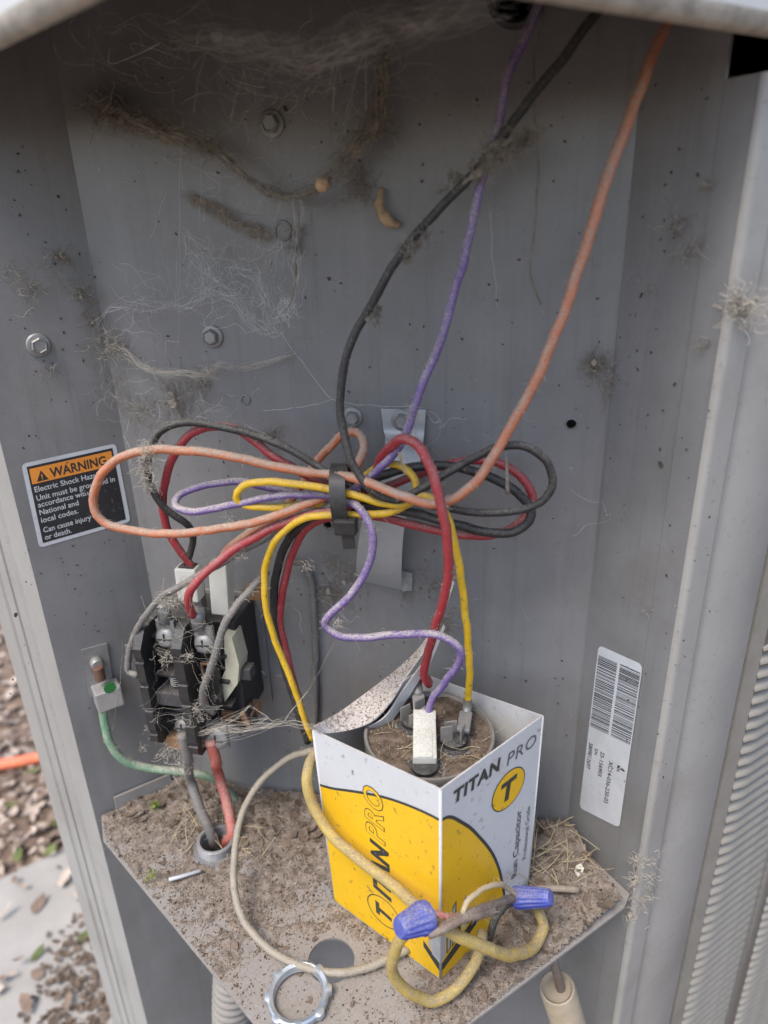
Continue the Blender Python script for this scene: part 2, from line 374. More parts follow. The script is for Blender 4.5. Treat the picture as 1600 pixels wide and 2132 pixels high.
# louvred side panel beyond the gap
lp = thing_loc = None
L0 = step(RB, ER, ERn, 63, -1.5)
ob = wall('louvre_frame', [step(RB, ER, ERn, 61.5, -9), L0, L0 + ER * .012], GZ + .03, .400, .0012, None, LOUVM); sharp(ob)
lpart = ob
ob = wall('louvre_shade_sheet', [L0 + ER * .012 - ERn * .010, L0 + ER * .32 - ERn * .010], GZ + .03, .444, .001, None, DARKM)  # added dark sheet: the shade between the slats is painted, not cast
ob = wall('louvre_frame', [L0 + ER * .074, L0 + ER * .088], GZ + .03, .400, .0012, None, LOUVM)
ob = wall('louvre_frame', [L0 + ER * .150, L0 + ER * .62], GZ + .03, .410, .0012, None, LOUVM)
pv = []
def louvre_mesh(x0, x1):
    vs_, fs = [], []
    sec = [(-.0088, .0064), (-.004, .0052), (.0008, .0026), (.0026, .0004), (.0020, -.0006), (.0000, .0012), (-.004, .0040), (-.0088, .0054)]
    for k in range(9):
        s = k / 8; x = x0 + (x1 - x0) * s; e_ = min(1, min(s, 1 - s) * 10 + .0)
        for (n_, z) in sec:
            vs_.append(V((x, -n_ * 1.0 if True else 0, z)) if False else (ER * x + ERn * (n_ * (.25 + .75 * e_) if n_ > 0 else n_) + UPZ * z))
    m_ = len(sec)
    for k in range(8):
        for j in range(m_): fs.append((k * m_ + j, k * m_ + (j + 1) % m_, (k + 1) * m_ + (j + 1) % m_, (k + 1) * m_ + j))
    fs += [tuple(range(m_))[::-1], tuple(8 * m_ + j for j in range(m_))]
    me = bpy.data.meshes.new('louvre'); me.from_pydata([tuple(v) for v in vs_], [], fs); me.materials.append(LOUVM)
    me.polygons.foreach_set('use_smooth', [True] * len(me.polygons)); return me
lm1, lm2 = louvre_mesh(.0118, .0742), louvre_mesh(.0878, .1502)
for k in range(64):
    z = GZ + .07 + k * .0085
    if z > .13: break
    for me in (lm1, lm2):
        o = link('louvre', me, cab); o.location = L0 + UPZ * z
# blind plate of the side panel above the louvres
ob = wall('louvre_frame', [L0 + ER * .0121, L0 + ER * .0739], .130, .400, .0012, None, LOUVM)
# rear shell so that the inside stays dark
far_l = step(LF, EL, ELn, 116, -20) + V((-.50, .866, 0)) * .5; far_r = L0 + ER * .62
ob = wall('rear_panel', [far_r, far_r + (far_l - far_r) * .5, far_l, step(LF, EL, ELn, 116, -20)], GZ + .03, .444, .0012, None, POST); sharp(ob)
# shelf
HC, HB = on_z(690, 2000), on_z(452, 1762)
fc = V((-.0266, .1643, 0))
out = [LF + V((.011, -.018, 0)), fc + V((-.004, .004, 0)), fc, fc + V((.004, .003, 0)), on_z(1300, 1890), RB - RD * .004 - RN * -.001, FR + RD * .0015 + BW * .001, FL + BW * .001 + LN * .001, LF + LN * .001 + LD * .003]
extr_prism('shelf', out, UPZ * -.0014, SHELFM, cab, [circle(HC, UPZ, .0117, 36), circle(HB, UPZ, .0088, 30)])
# shelf upturned flange along the side wall
bm = bmesh.new(); frame_box(bm, LF + LN * .0013 + LD * .012 + UPZ * .0002, LD * .036, LN * .0014, UPZ * .011, .0005); bm_obj('shelf_flange', bm, SHELFM, cab)
# top cover
lc = V((-.0308, .1594, .388)); e1 = lc + EL * .62; e2 = lc + ER * .62
TZ = .446
def cover_section(n_in, prof_):
    vs_, fs = [], []
    nl = ELn; nr = ERn
    corner_n = (nl + nr).normalized() / max(.3, (nl + nr).normalized().dot(nl))
    stations = [(e1, nl), (lc + EL * .02, nl), (lc, corner_n), (lc + ER * .02, nr), (e2, nr)]
    for p, nn in stations:
        for (o_, z) in prof_: vs_.append(V((p.x, p.y, 0)) + nn * o_ + UPZ * z)
    m_ = len(prof_)
    for i in range(len(stations) - 1):
        for j in range(m_ - 1): fs.append((i * m_ + j, (i + 1) * m_ + j, (i + 1) * m_ + j + 1, i * m_ + j + 1))
    return vs_, fs
prof_ = [(-.006, .3925), (-.005, .389), (-.002, .3875), (.001, .389), (.0018, .393), (.0006, .398), (.0012, .43), (-.003, .440), (-.014, .446)]
vs_, fs = cover_section(0, prof_)
mi = [1 if (k % (len(prof_) - 1)) < 4 else 0 for k in range(len(fs))]
mesh('cover_rim', vs_, fs, [LIDM, RIMD], cab, True, mi)
q1, q2, q0 = e1 + (ELn * -.014), e2 + (ERn * -.014), lc + V((0, .018, 0))
far = V((0, 1.5, 0))
bm = bmesh.new(); pts = [V((p.x, p.y, .4455)) for p in (q0, q2, far, q1)]; bm.faces.new([bm.verts.new(p) for p in pts]); bmesh.ops.solidify(bm, geom=bm.faces[:], thickness=.0015)
bm_obj('top_cover', bm, LIDM, cab)
# hex flange screws
def screw_mesh():
    bm = bmesh.new(); seg = 28
    pr = [(.0056, 0), (.0056, .0009), (.0050, .0014), (.0040, .0015)]
    rings = [[bm.verts.new((r * math.cos(2 * math.pi * k / seg), r * math.sin(2 * math.pi * k / seg), h)) for k in range(seg)] for r, h in pr]
    for i in range(len(pr) - 1):
        for k in range(seg): bm.faces.new((rings[i][k], rings[i][(k + 1) % seg], rings[i + 1][(k + 1) % seg], rings[i + 1][k]))
    bm.faces.new(rings[-1])
    hx = lambda r, h: [bm.verts.new((r * math.cos(math.pi / 3 * k), r * math.sin(math.pi / 3 * k), h)) for k in range(6)]
    A, B, C_, D_ = hx(.0039, .0013), hx(.0039, .0040), hx(.0033, .0046), hx(.0028, .0040)
    for P, Q in ((A, B), (B, C_), (C_, D_)):
        for k in range(6): bm.faces.new((P[k], P[(k + 1) % 6], Q[(k + 1) % 6], Q[k]))
    bm.faces.new(D_)
    me = bpy.data.meshes.new('screw'); bm.normal_update(); bm.to_mesh(me); bm.free(); me.materials.append(STEEL); return me
SCREW = screw_mesh()
def place(me, name, p, n_, spin=0., parent=None, s=1.):
    o = link(name, me, parent); zq = n_.normalized().to_track_quat('Z', 'Y').to_matrix().to_4x4()
    M = Matrix.Translation(p) @ zq @ Matrix.Rotation(spin, 4, 'Z') @ Matrix.Scale(s, 4)
    if parent is not None: M = Matrix.Translation(V(parent['_loc'])) @ Matrix.Translation(-V(parent['_loc'])) @ M
    o.matrix_basis = M; return o
for px, py, s in ((567, 258, 1), (443, 700, 1), (735, 868, .9), (548, 1398, .85), (1082, 1078, .3)):
    if s > .5: place(SCREW, 'screw', bw(px, py, 0), BW, rnd() * 3, cab, s)
place(SCREW, 'screw', lw(80, 718, 0), LN, .4, cab)

# ------------------------------------------------------------------ print helpers
def text_geo(s, bold=0., shear=0., spacing=1.):
    cu = bpy.data.curves.new('t', 'FONT'); cu.body = s; cu.offset = bold; cu.shear = shear; cu.space_character = spacing; cu.resolution_u = 3
    o = bpy.data.objects.new('t', cu); COL.objects.link(o); bpy.context.view_layer.update()
    dg = bpy.context.evaluated_depsgraph_get(); me = o.evaluated_get(dg).to_mesh()
    vs_ = [v.co.copy() for v in me.vertices]; fs = [tuple(p.vertices) for p in me.polygons]
    o.evaluated_get(dg).to_mesh_clear(); bpy.data.objects.remove(o); bpy.data.curves.remove(cu)
    x0 = min(v.x for v in vs_); x1 = max(v.x for v in vs_); y0 = min(v.y for v in vs_); y1 = max(v.y for v in vs_)
    return vs_, fs, x0, x1, y0, y1
def quad_map(a_, b_, c_, d_, off):
    """a bottom-left, b bottom-right, c top-left, d top-right -> f(s,t)"""
    n_ = (b_ - a_).cross(c_ - a_).normalized()
    def f(s, t, o_=0.): return (a_ * (1 - s) + b_ * s) * (1 - t) + (c_ * (1 - s) + d_ * s) * t + n_ * (off + o_)
    f.w = (b_ - a_).length; f.h = (c_ - a_).length
    return f
def put_text(name, s, F, cs, ct, height, width=None, rot=0, mt=None, parent=None, bold=0., shear=0., spacing=1., o_=0., anchor='c', cap=None):
    """height/width in metres on the surface, centre at (cs, ct), rot degrees counterclockwise"""
    vs_, fs, x0, x1, y0, y1 = text_geo(s, bold, shear, spacing)
    k = height / ((cap or (y1 - y0))); kx = (width / (x1 - x0)) if width else k
    ca, sa = math.cos(math.radians(rot)), math.sin(math.radians(rot))
    out = []
    for v in vs_:
        X = (v.x - ((x0 + x1) / 2 if anchor == 'c' else x0)) * kx; Y = (v.y - ((y0 + y1) / 2 if cap is None else 0)) * k
        out.append(F(cs + (X * ca - Y * sa) / F.w, ct + (X * sa + Y * ca) / F.h, o_))
    return mesh(name, out, fs, mt, parent)
def put_poly(name, F, pts, mt, parent=None, o_=0.):
    """filled flat outline (may be concave) given in s,t"""
    bm = bmesh.new(); vv = [bm.verts.new(F(s, t, o_)) for s, t in pts]
    ed = [bm.edges.new((vv[i], vv[(i + 1) % len(vv)])) for i in range(len(vv))]
    bmesh.ops.triangle_fill(bm, use_beauty=True, use_dissolve=False, edges=ed)
    nn = (F(1, 0) - F(0, 0)).cross(F(0, 1) - F(0, 0))
    for f_ in bm.faces:
        f_.normal_update()
        if f_.normal.dot(nn) < 0: f_.normal_flip()
    return bm_obj(name, bm, mt, parent)
def put_band(name, F, pts, wd, mt, parent=None, o_=0., closed=False):
    """stroke of width wd (metres) along s,t points"""
    P = [V((s * F.w, t * F.h, 0)) for s, t in pts]; N = len(P); vs_, fs = [], []
    for i in range(N):
        d = P[(i + 1) % N if closed else min(i + 1, N - 1)] - P[i - 1 if (closed or i) else 0]; d.normalize(); q = V((-d.y, d.x, 0)) * wd / 2
        for sg in (-1, 1):
            r = P[i] + q * sg; vs_.append(F(r.x / F.w, r.y / F.h, o_))
    for i in range(N if closed else N - 1):
        j = (i + 1) % N; fs.append((2 * i, 2 * j, 2 * j + 1, 2 * i + 1))
    return mesh(name, vs_, fs, mt, parent)
def rrect(s0, t0, s1, t1, rs, rt, n_=5):
    out = []
    for cx, cy, a0 in ((s1 - rs, t1 - rt, 0), (s0 + rs, t1 - rt, 90), (s0 + rs, t0 + rt, 180), (s1 - rs, t0 + rt, 270)):
        for k in range(n_ + 1):
            an = math.radians(a0 + 90 * k / n_); out.append((cx + rs * math.cos(an), cy + rt * math.sin(an)))
    return out
# warning label on the left wall
F = quad_map(lw(82, 1141, .25), lw(272, 1086, .25), lw(44, 966, .25), lw(241, 923, .25), 0)
wl = put_poly('warning_label', F, rrect(0, 0, 1, 1, .05, .05), STICK, cab); wl['label'] = 'black and orange electric shock warning sticker with white border'
wl['_loc'] = (0, 0, 0)
def sub(o): o.parent = wl; o.matrix_parent_inverse = Matrix.Translation((0, 0, 0)); return o
sub(put_poly('label_field', F, rrect(.045, .045, .955, .955, .006, .006), SBLACK, None, .00006))
sub(put_poly('label_header', F, rrect(.065, .748, .935, .925, .003, .003), SORANGE, None, .00012))
sub(put_poly('hazard_triangle', F, [(.115, .765), (.235, .765), (.175, .885)], SBLACK, None, .00018))
sub(put_text('lettering', '!', F, .175, .81, .0028, None, 0, SORANGE, None, .02, o_=.00024))
sub(put_text('lettering', 'WARNING', F, .56, .83, .0052, F.w * .60, 0, SBLACK, None, .025, o_=.00018))
for txt, t, ww, x in (('Electric Shock Hazard', .652, .72, .075), ('Unit must be grounded in', .552, .84, .075), ('accordance with', .47, .53, .075), ('National and', .38, .41, .075), ('local codes.', .285, .39, .075),
                   ('Can cause injury', .165, .51, .075), ('or death.', .075, .28, .075)):
    sub(put_text('lettering', txt, F, x, t, .0030, F.w * ww, 0, SWHITE, None, .012, o_=.00012, anchor='l', cap=.72))
# barcode label on the right wall: its reading direction runs down the wall
F = quad_map(rw(1207, 1682, .25), rw(1290, 1724, .25), rw(1247, 1343, .25), rw(1339, 1384, .25), 0)
bl = put_poly('barcode_label', F, rrect(0, 0, 1, 1, .10, .028), STICK, cab); bl['label'] = 'white serial number sticker with two columns of barcode'
def sub2(o): o.parent = bl; o.matrix_parent_inverse = Matrix.Identity(4); return o
for s0, s1 in ((.03, .475), (.535, .98)):
    t = .535; vs_, fs = [], []
    while t < .955:
        wd = random.choice((.0022, .0022, .0040, .0058))
        for s, tt in ((s0, t), (s1, t), (s1, t + wd), (s0, t + wd)): vs_.append(F(s, tt, .00008))
        b0 = len(vs_) - 4; fs.append((b0, b0 + 1, b0 + 2, b0 + 3)); t += wd + random.choice((.0026, .0026, .0042, .007))
    sub2(mesh('barcode_bars', vs_, fs, SBLACK))
for txt, s, t, hh, ww in (('M/N', .80, .365, .0022, .0042), ('XC14-036-230-03', .62, .25, .0028, .030), ('25-156903', .40, .34, .0028, .017), ('S/N', .245, .40, .0022, .0042), ('5809E12697', .10, .355, .0028, .018)):
    sub2(put_text('lettering', txt, F, s, t, hh, ww, -90, SBLACK, None, .012, o_=.0001))

# ------------------------------------------------------------------ metal strap bracket on the panel
br = thing('strap_bracket', bw(795, 1225, 0), 'bent galvanised metal strap screwed to the grey panel behind the wire bundle', 'bracket')
rows = [(794, 850, 888, 852, 1.2), (797, 872, 886, 874, 1.2), (800, 897, 884, 902, 1.5), (803, 912, 882, 920, 3.5), (800, 935, 878, 950, 8), (785, 985, 866, 1000, 14), (768, 1040, 852, 1055, 18), (754, 1090, 842, 1105, 20), (746, 1140, 838, 1150, 19),
        (743, 1180, 837, 1196, 14), (745, 1205, 838, 1226, 7)]
def ribbon(name, rows_pts, th, mt, parent, sub_=4, smooth=True):
    L_ = catmull([r[0] for r in rows_pts], sub_); R_ = catmull([r[1] for r in rows_pts], sub_); n = len(L_); vs_, fs = [], []
    K = 6
    for i in range(n):
        for k in range(K + 1): vs_.append(L_[i].lerp(R_[i], k / K))
    for i in range(n - 1):
        for k in range(K): a_ = i * (K + 1) + k; fs.append((a_, a_ + 1, a_ + K + 2, a_ + K + 1))
    bm = bmesh.new(); bv = [bm.verts.new(v) for v in vs_]
    for f_ in fs: bm.faces.new([bv[i] for i in f_])
    bm.normal_update(); bmesh.ops.recalc_face_normals(bm, faces=bm.faces[:]); bmesh.ops.solidify(bm, geom=bm.faces[:], thickness=th)
    bmesh.ops.recalc_face_normals(bm, faces=bm.faces[:])
    o = bm_obj(name, bm, mt, parent, True); o.data.set_sharp_from_angle(angle=math.radians(40)); return o
ribbon('strap', [(bw(a_, b_, w_), bw(c_, d_, w_)) for a_, b_, c_, d_, w_ in rows], .0008, STRAPM, br)
ribbon('strap_foot', [(bw(838, 1188, 2), bw(860, 1192, 2)), (bw(838, 1208, 1.6), bw(859, 1212, 1.6)), (bw(839, 1230, 1.2), bw(858, 1228, 1.2))], .0008, STRAPM, br)
place(SCREW, 'screw', bw(838, 874, 2.2), BW, .9, br, .95)

# ------------------------------------------------------------------ cardboard box
box = thing('capacitor_box', (BXF + BXB) / 2, 'open white and yellow printed cardboard box standing on the dirty shelf', 'cardboard box')
TH = .0008
def slab(name, a_, b_, c_, d_, n_, mt, parent=box, nx=12, nz=14, bow=.0008):
    """card wall with a slight bow; a,b bottom, c,d top"""
    vs_, fs = [], []
    for side in (0, 1):
        for j in range(nz + 1):
            for i in range(nx + 1):
                s, t = i / nx, j / nz; p = (a_ * (1 - s) + b_ * s) * (1 - t) + (c_ * (1 - s) + d_ * s) * t
                p = p - n_ * (TH if side else 0); vs_.append(p)
    m_ = (nx + 1); o2 = m_ * (nz + 1); mi = []
    for j in range(nz):
        for i in range(nx):
            q = j * m_ + i; fs.append((q, q + 1, q + m_ + 1, q + m_)); mi.append(0)
            fs.append((o2 + q, o2 + q + m_, o2 + q + m_ + 1, o2 + q + 1)); mi.append(1)
    for i in range(nx):
        q = nz * m_ + i; fs.append((q, q + 1, o2 + q + 1, o2 + q)); mi.append(1)
        fs.append((i + 1, i, o2 + i, o2 + i + 1)); mi.append(1)
    for j in range(nz):
        q = j * m_; fs.append((q, q + m_, o2 + q + m_, o2 + q)); mi.append(0)
        q = j * m_ + nx; fs.append((q + m_, q, o2 + q, o2 + q + m_)); mi.append(0)
    return mesh(name, vs_, fs, [CARD, CARDIN], parent, False, mi)
slab('box_wall', BXL, BXF, TXL, TXF, LFN, CARD)
slab('box_wall', BXF + (BXR - BXF) * .004, BXR, TXF + (TXR - TXF) * .004, TXR, RFN, CARD)
slab('box_wall', BXR, BXB, TXR, TXB, -LFN, CARD)
slab('box_wall', BXB, BXL, TXB, TXL + UPZ * -.001, -RFN, CARD)
# rounded board folds
for lo, hi in ((BXF, TXF), (BXR, TXR), (BXL, TXL)):
    cen = (BXF + BXB) / 2; n_ = (lo - cen); n_.z = 0; n_.normalize()
    tube('board_fold', [lo - n_ * .0007 + UPZ * .0002, hi - n_ * .0007 - UPZ * .0003], .0008, CARD, box, 10)
# bent top flap, dusty
near = [(664, 1524, 68), (720, 1523, 63), (775, 1504, 58), (815, 1462, 52), (842, 1418, 44), (888, 1350, 34), (922, 1285, 27), (947, 1212, 22)]
farr = [(652, 1512, 72), (700, 1488, 58), (748, 1456, 45), (800, 1418, 36), (838, 1388, 31), (884, 1340, 26), (918, 1276, 22), (943, 1206, 19)]
FLAPM = mat('dirty_board', (.60, .60, .58), .8, var=.05, vscale=60, dust=2.4, film=.35, dustbias=-.45, dustcol=(.40, .345, .31), bump=.6, bscale=900, grime=.2)
flap = ribbon('box_flap', [(bw(*p), bw(*q)) for p, q in zip(near, farr)], .0009, FLAPM, box, 5)
lip = [(760, 1516, 57), (800, 1492, 54), (836, 1440, 45), (866, 1398, 39), (892, 1362, 33), (924, 1300, 26)]
lip2 = [(757, 1526, 54), (806, 1508, 50), (846, 1456, 42), (874, 1412, 37), (897, 1375, 32), (926, 1306, 26)]
ribbon('box_flap', [(bw(*p), bw(*q)) for p, q in zip(lip, lip2)], .0006, CARDIN, box, 5)
# printing: the yellow field, its dark edge line, lettering
FLm = quad_map(BXL, BXF, TXL, TXF, .0001); FRm = quad_map(BXF, BXR, TXF, TXR, .0001)
curveL = [(.004, .70), (.13, .722), (.27, .757), (.42, .793), (.57, .824), (.70, .842), (.82, .852), (.92, .856), (.997, .855)]
curveR = [(.005, .855), (.05, .848), (.10, .825), (.17, .776), (.27, .70), (.36, .615), (.45, .525), (.53, .43), (.60, .32), (.65, .21), (.68, .12), (.69, .004)]
def dens(pts): return [(p.x, p.y) for p in catmull([V((s, t, 0)) for s, t in pts], 6)]
cL, cR = dens(curveL), dens(curveR)
put_poly('yellow_print', FLm, [(.004, .004)] + [(.998, .004)] + cL[::-1], YEL, box, .00005)
put_poly('yellow_print', FRm, [(.004, .004)] + cR[::1][::-1], YEL, box, .00005)
put_band('print_edge_line', FLm, [(s, t + .004) for s, t in cL], .0014, INK, box, .00012)
put_band('print_edge_line', FRm, [(min(s + .006, 1), t + .003) for s, t in cR], .0016, INK, box, .00012)
# left face: circled T, ITAN, PRO reading upwards
ctr = (.515, .150)
def ell(cx, cy, ra, rb, n_=48, F=FLm, tilt=0):
    out = []
    for k in range(n_):
        an = 2 * math.pi * k / n_; x, y = ra * math.cos(an), rb * math.sin(an)
        ct, st = math.cos(math.radians(tilt)), math.sin(math.radians(tilt)); out.append((cx + (x * ct - y * st) / F.w, cy + (x * st + y * ct) / F.h))
    return out
put_band('print_ring', FLm, ell(.515, .168, .0102, .0090), .0006, INK, box, .00012, True)
put_text('lettering', 'T', FLm, .515, .168, .0100, .0090, 90, INK, box, .050, .22, o_=.00014)
put_text('lettering', 'ITAN', FLm, .515, .412, .0112, .0345, 90, INK, box, .050, .25, 1.05, o_=.00014)
put_text('lettering', 'PRO', FLm, .490, .708, .0118, .0318, 90, INK, box, .034, .25, 1.08, o_=.00014)
put_text('lettering', 'PRO', FLm, .490, .708, .0109, .0308, 90, YEL, box, .010, .25, 1.12, o_=.00019)
put_text('lettering', 'TM', FLm, .335, .875, .0014, .0028, 90, INK, box, 0, o_=.00014)
# right face
put_text('lettering', 'TITAN', FRm, .33, .920, .0074, .0305, 0, INK, box, .042, .12, 1.1, o_=.00014)
put_text('lettering', 'PRO', FRm, .775, .908, .0072, .0215, 0, mat('mid_ink', (.10, .105, .11), .5, var=.2, vscale=300), box, 0., .12, 1.08, o_=.00014)
put_text('lettering', 'TM', FRm, .955, .94, .0014, .0028, 0, INK, box, 0, o_=.00014)
put_poly('emblem_disc', FRm, ell(.655, .748, .0121, .0114, 48, FRm), INK, box, .00012)
put_poly('emblem_disc', FRm, ell(.655, .748, .0115, .0108, 48, FRm), YEL, box, .00016)
put_text('lettering', 'T', FRm, .655, .748, .0125, .0118, 0, INK, box, .045, .12, o_=.0002)
put_text('lettering', 'Run Capacitor', FRm, .800, .385, .0058, .0460, 90, mat('mid_ink', (.1, .1, .1)), box, .015, o_=.00014)
put_text('lettering', 'Professional Grade', FRm, .905, .40, .0032, .0360, 90, mat('mid_ink', (.1, .1, .1)), box, 0, o_=.00014)
# chevron emblem wrapped round the front fold
put_poly('emblem_chevron', FLm, [(.998, .045), (.86, .128), (.86, .165), (.998, .092)], INK, box, .00012)
put_poly('emblem_chevron', FRm, [(.004, .045), (.46, .150), (.46, .215), (.004, .092)], INK, box, .00012)
for s0, s1, t0, t1 in ((.93, .998, .10, .25), (.90, .925, .135, .21)):
    put_poly('emblem_bar', FLm, [(s0, t0 + .02), (s1, t0), (s1, t1), (s0, t1 - .03)], INKG, box, .00014)
for s0, s1, t0, t1, mt in ((.004, .045, .105, .30, INKG), (.055, .10, .12, .33, INK), (.065, .09, .13, .32, INKG), (.11, .15, .13, .38, INK), (.115, .14, .14, .37, INKG), (.16, .20, .15, .30, INK), (.22, .25, .165, .36, INKG), (.27, .33, .175, .25, INK)):
    put_poly('emblem_bar', FRm, [(s0, t0), (s1, t0 + .015), (s1, t1), (s0, t1 - .02)], mt, box, .00016 if mt is INKG else .00013)

# ------------------------------------------------------------------ capacitor in the box
CC = (BXF + BXB + TXF + TXB) / 4; CC.z = 0
cap = thing('run_capacitor', CC + UPZ * .002, 'round metal capacitor can with dirt covered top inside the cardboard box', 'capacitor')
CT = .110; CR = .0312
lathe('can', [(CR - .001, .003), (CR, .004), (CR, CT - .002), (CR + .0004, CT), (CR, CT + .0012), (CR - .0012, CT + .0012), (CR - .0018, CT), (CR - .0022, CT - .0035)], (CC, UPZ), CANM, cap, 64)
def dirt_patch(name, cen, R_, z0, amp, mt, parent, seed, nr=26, na=80, hfun=None):
    vs_, fs = [], []
    for i in range(nr + 1):
        for k in range(na):
            r = R_ * i / nr; an = 2 * math.pi * k / na; p = cen + V((r * math.cos(an), r * math.sin(an), 0))
            q = p * 160 + V((0, 0, seed)); h = noise.noise(q) * .5 + noise.noise(q * 3.1) * .3 + noise.noise(q * 8) * .22
            vs_.append(V((p.x, p.y, z0 + amp * h + (hfun(p) if hfun else 0))))
    for i in range(nr):
        for k in range(na): a_, b_ = i * na + k, i * na + (k + 1) % na; fs.append((a_, a_ + na, b_ + na, b_))
    return mesh(name, vs_, fs, mt, parent, True)
o = dirt_patch('dirt_layer', CC, CR - .0018, CT - .0006, .0026, mat('dark_dirt', (.125, .094, .070), .98, var=.5, vscale=220, bump=1., bscale=700, speck=.4, speckscale=900, speckcol=(.28, .23, .18), spec=.1), cap, 3.3); o['kind'] = 'stuff'
def terminal(px, py, tabs, r=.0062, rot=0.):
    p = on_z(px, py, CT - .001)
    lathe('terminal_base', [(r * 1.35, -.001), (r * 1.35, .0006), (r, .001), (r, .0030), (r * .8, .0036), (r * .55, .0036)], (p, UPZ), BLACKP, cap, 28)
    lathe('terminal_ring', [(r * 1.5, -.0022), (r * 1.62, -.0008), (r * 1.5, .0002), (r * 1.3, .0002)], (p, UPZ), STEEL, cap, 28)
    for (dx, dy, an, hh) in tabs:
        bm = bmesh.new(); c_ = p + V((dx, dy, .0034)); ex = V((math.cos(an), math.sin(an), 0)); ey = V((-ex.y, ex.x, 0))
        frame_box(bm, c_ - ex * .0030 - ey * .0004, ex * .0060, ey * .0008, UPZ * hh, .0003)
        bm_obj('terminal_tab', bm, CANM, cap)
    return p
tA = terminal(885, 1603, [])
tB = terminal(945, 1548, [(-.0035, -.002, .15, .0085), (.004, .0, 1.2, .006), (-.001, .004, .15, .0065)])
tC = terminal(862, 1508, [(-.004, 0, .6, .008), (.003, .002, .6, .010), (0, -.004, .6, .0065)])

# ------------------------------------------------------------------ wires
def hairs_on(name, pts, r, n, parent, mt=LINTP, L0_=.0012, L1_=.0038):
    vs_, fs = [], []
    for _ in range(int(n * .45)):
        i = random.randrange(1, len(pts) - 1); t = (pts[i + 1] - pts[i - 1]).normalized()
        d = V((uni(-1, 1), uni(-1, 1), uni(-.5, 1.2))); d = (d - t * d.dot(t)).normalized()
        p = pts[i] + d * r * .9; q = (d + t * uni(-1.6, 1.6) + V((uni(-.6, .6), uni(-.6, .6), uni(-.8, .5)))).normalized(); ln = uni(L0_, L1_)
        k1 = p + q * ln * .5; k2 = k1 + (q + V((uni(-.9, .9), uni(-.9, .9), uni(-.9, .6)))).normalized() * ln * .5
        tube_geo([p, k1, k2], lambda s: .00010 * (1 - .5 * s), 3, vs_, fs, False)
    # settled flecks
    for _ in range(n * 3):
        i = random.randrange(1, len(pts) - 1); t = (pts[i + 1] - pts[i - 1]).normalized()
        d = V((uni(-1, 1), uni(-1, 1), uni(-.2, 1.6))); d = (d - t * d.dot(t)).normalized(); p = pts[i] + d * r * 1.0
        s = uni(.00009, .00028); b0 = len(vs_)
        for a_ in ((1, 0, 0), (0, 1, 0), (-1, 0, 0), (0, -1, 0), (0, 0, 1), (0, 0, -1)): vs_.append(p + V(a_) * s * uni(.5, 1.4))
        fs += [tuple(b0 + j for j in f_) for f_ in ((0, 1, 4), (1, 2, 4), (2, 3, 4), (3, 0, 4), (1, 0, 5), (2, 1, 5), (3, 2, 5), (0, 3, 5))]
    o = mesh(name, vs_, fs, mt, parent); o['kind'] = 'stuff'; return o
def wire(name, P, r, mt, label, fuzz=120, group='loose wires in the compartment', fmt=LINTP, sides=12, cat='wire'):
    pts = catmull(P, 420)
    pts = [p + V((noise.noise(p * 60), noise.noise(p * 60 + V((9, 0, 0))), noise.noise(p * 60 + V((0, 9, 0))))) * .0007 + V((noise.noise(p * 160), noise.noise(p * 160 + V((9, 0, 0))), noise.noise(p * 160 + V((0, 9, 0))))) * .00035 for p in pts]
    t = thing(name, pts[-1], label, cat, group)
    tube('insulation', pts, r, mt, t, sides, .035)
    if fuzz: hairs_on('lint', pts, r, fuzz, t, fmt)
    return t, pts
def B(L_): return [bw(*p) for p in L_]
wire('black_wire', B([(1300, -50, 14), (1180, 110, 26), (1090, 225, 32), (1000, 345, 36), (885, 465, 40), (825, 545, 42), (770, 640, 44), (730, 720, 46), (711, 790, 47), (708, 850, 48), (718, 910, 49), (738, 972, 51), (775, 1020, 51), (830, 1040, 48), (875, 1020, 46), (950, 975, 45), (1035, 932, 44), (1092, 930, 43), (1138, 958, 42), (1150, 1010, 42), (1115, 1052, 43), (1030, 1067, 44), (930, 1058, 43), (840, 1038, 40), (770, 1018, 40), (712, 1003, 43), (640, 957, 46), (560, 916, 46), (460, 888, 45), (385, 880, 45), (328, 903, 46), (306, 960, 48), (318, 1020, 46), (350, 1065, 43), (390, 1092, 38), (402, 1118, 34), (390, 1175, 32)]),
     .00175, W_BLACK, 'dusty black wire from the upper right, looped left and right through the tie', 420, fmt=LINTM)
wire('black_wire', B([(690, 1030, 36), (745, 1012, 38), (795, 992, 38), (860, 972, 36), (930, 970, 34), (1010, 990, 33), (1078, 1025, 33), (1107, 1072, 34), (1080, 1104, 36), (1010, 1106, 38), (930, 1086, 38), (850, 1066, 37), (770, 1056, 36), (712, 1056, 37), (650, 1082, 34), (602, 1120, 32), (577, 1190, 31), (572, 1280, 30), (587, 1370, 31), (612, 1450, 33), (642, 1545, 34)]),
     .0021, W_BLACK2, 'glossy black wire beside the red one, running down behind the box', 140, fmt=LINTM)
wire('black_wire', B([(700, 1046, 40), (620, 1085, 36), (540, 1127, 38), (470, 1167, 44), (400, 1207, 48), (340, 1242, 50), (292, 1300, 49), (269, 1360, 48), (268, 1398, 48), (287, 1406, 50)]),
     .0017, W_GREY, 'grey-dusted wire curving round the left side of the black contactor', 140)
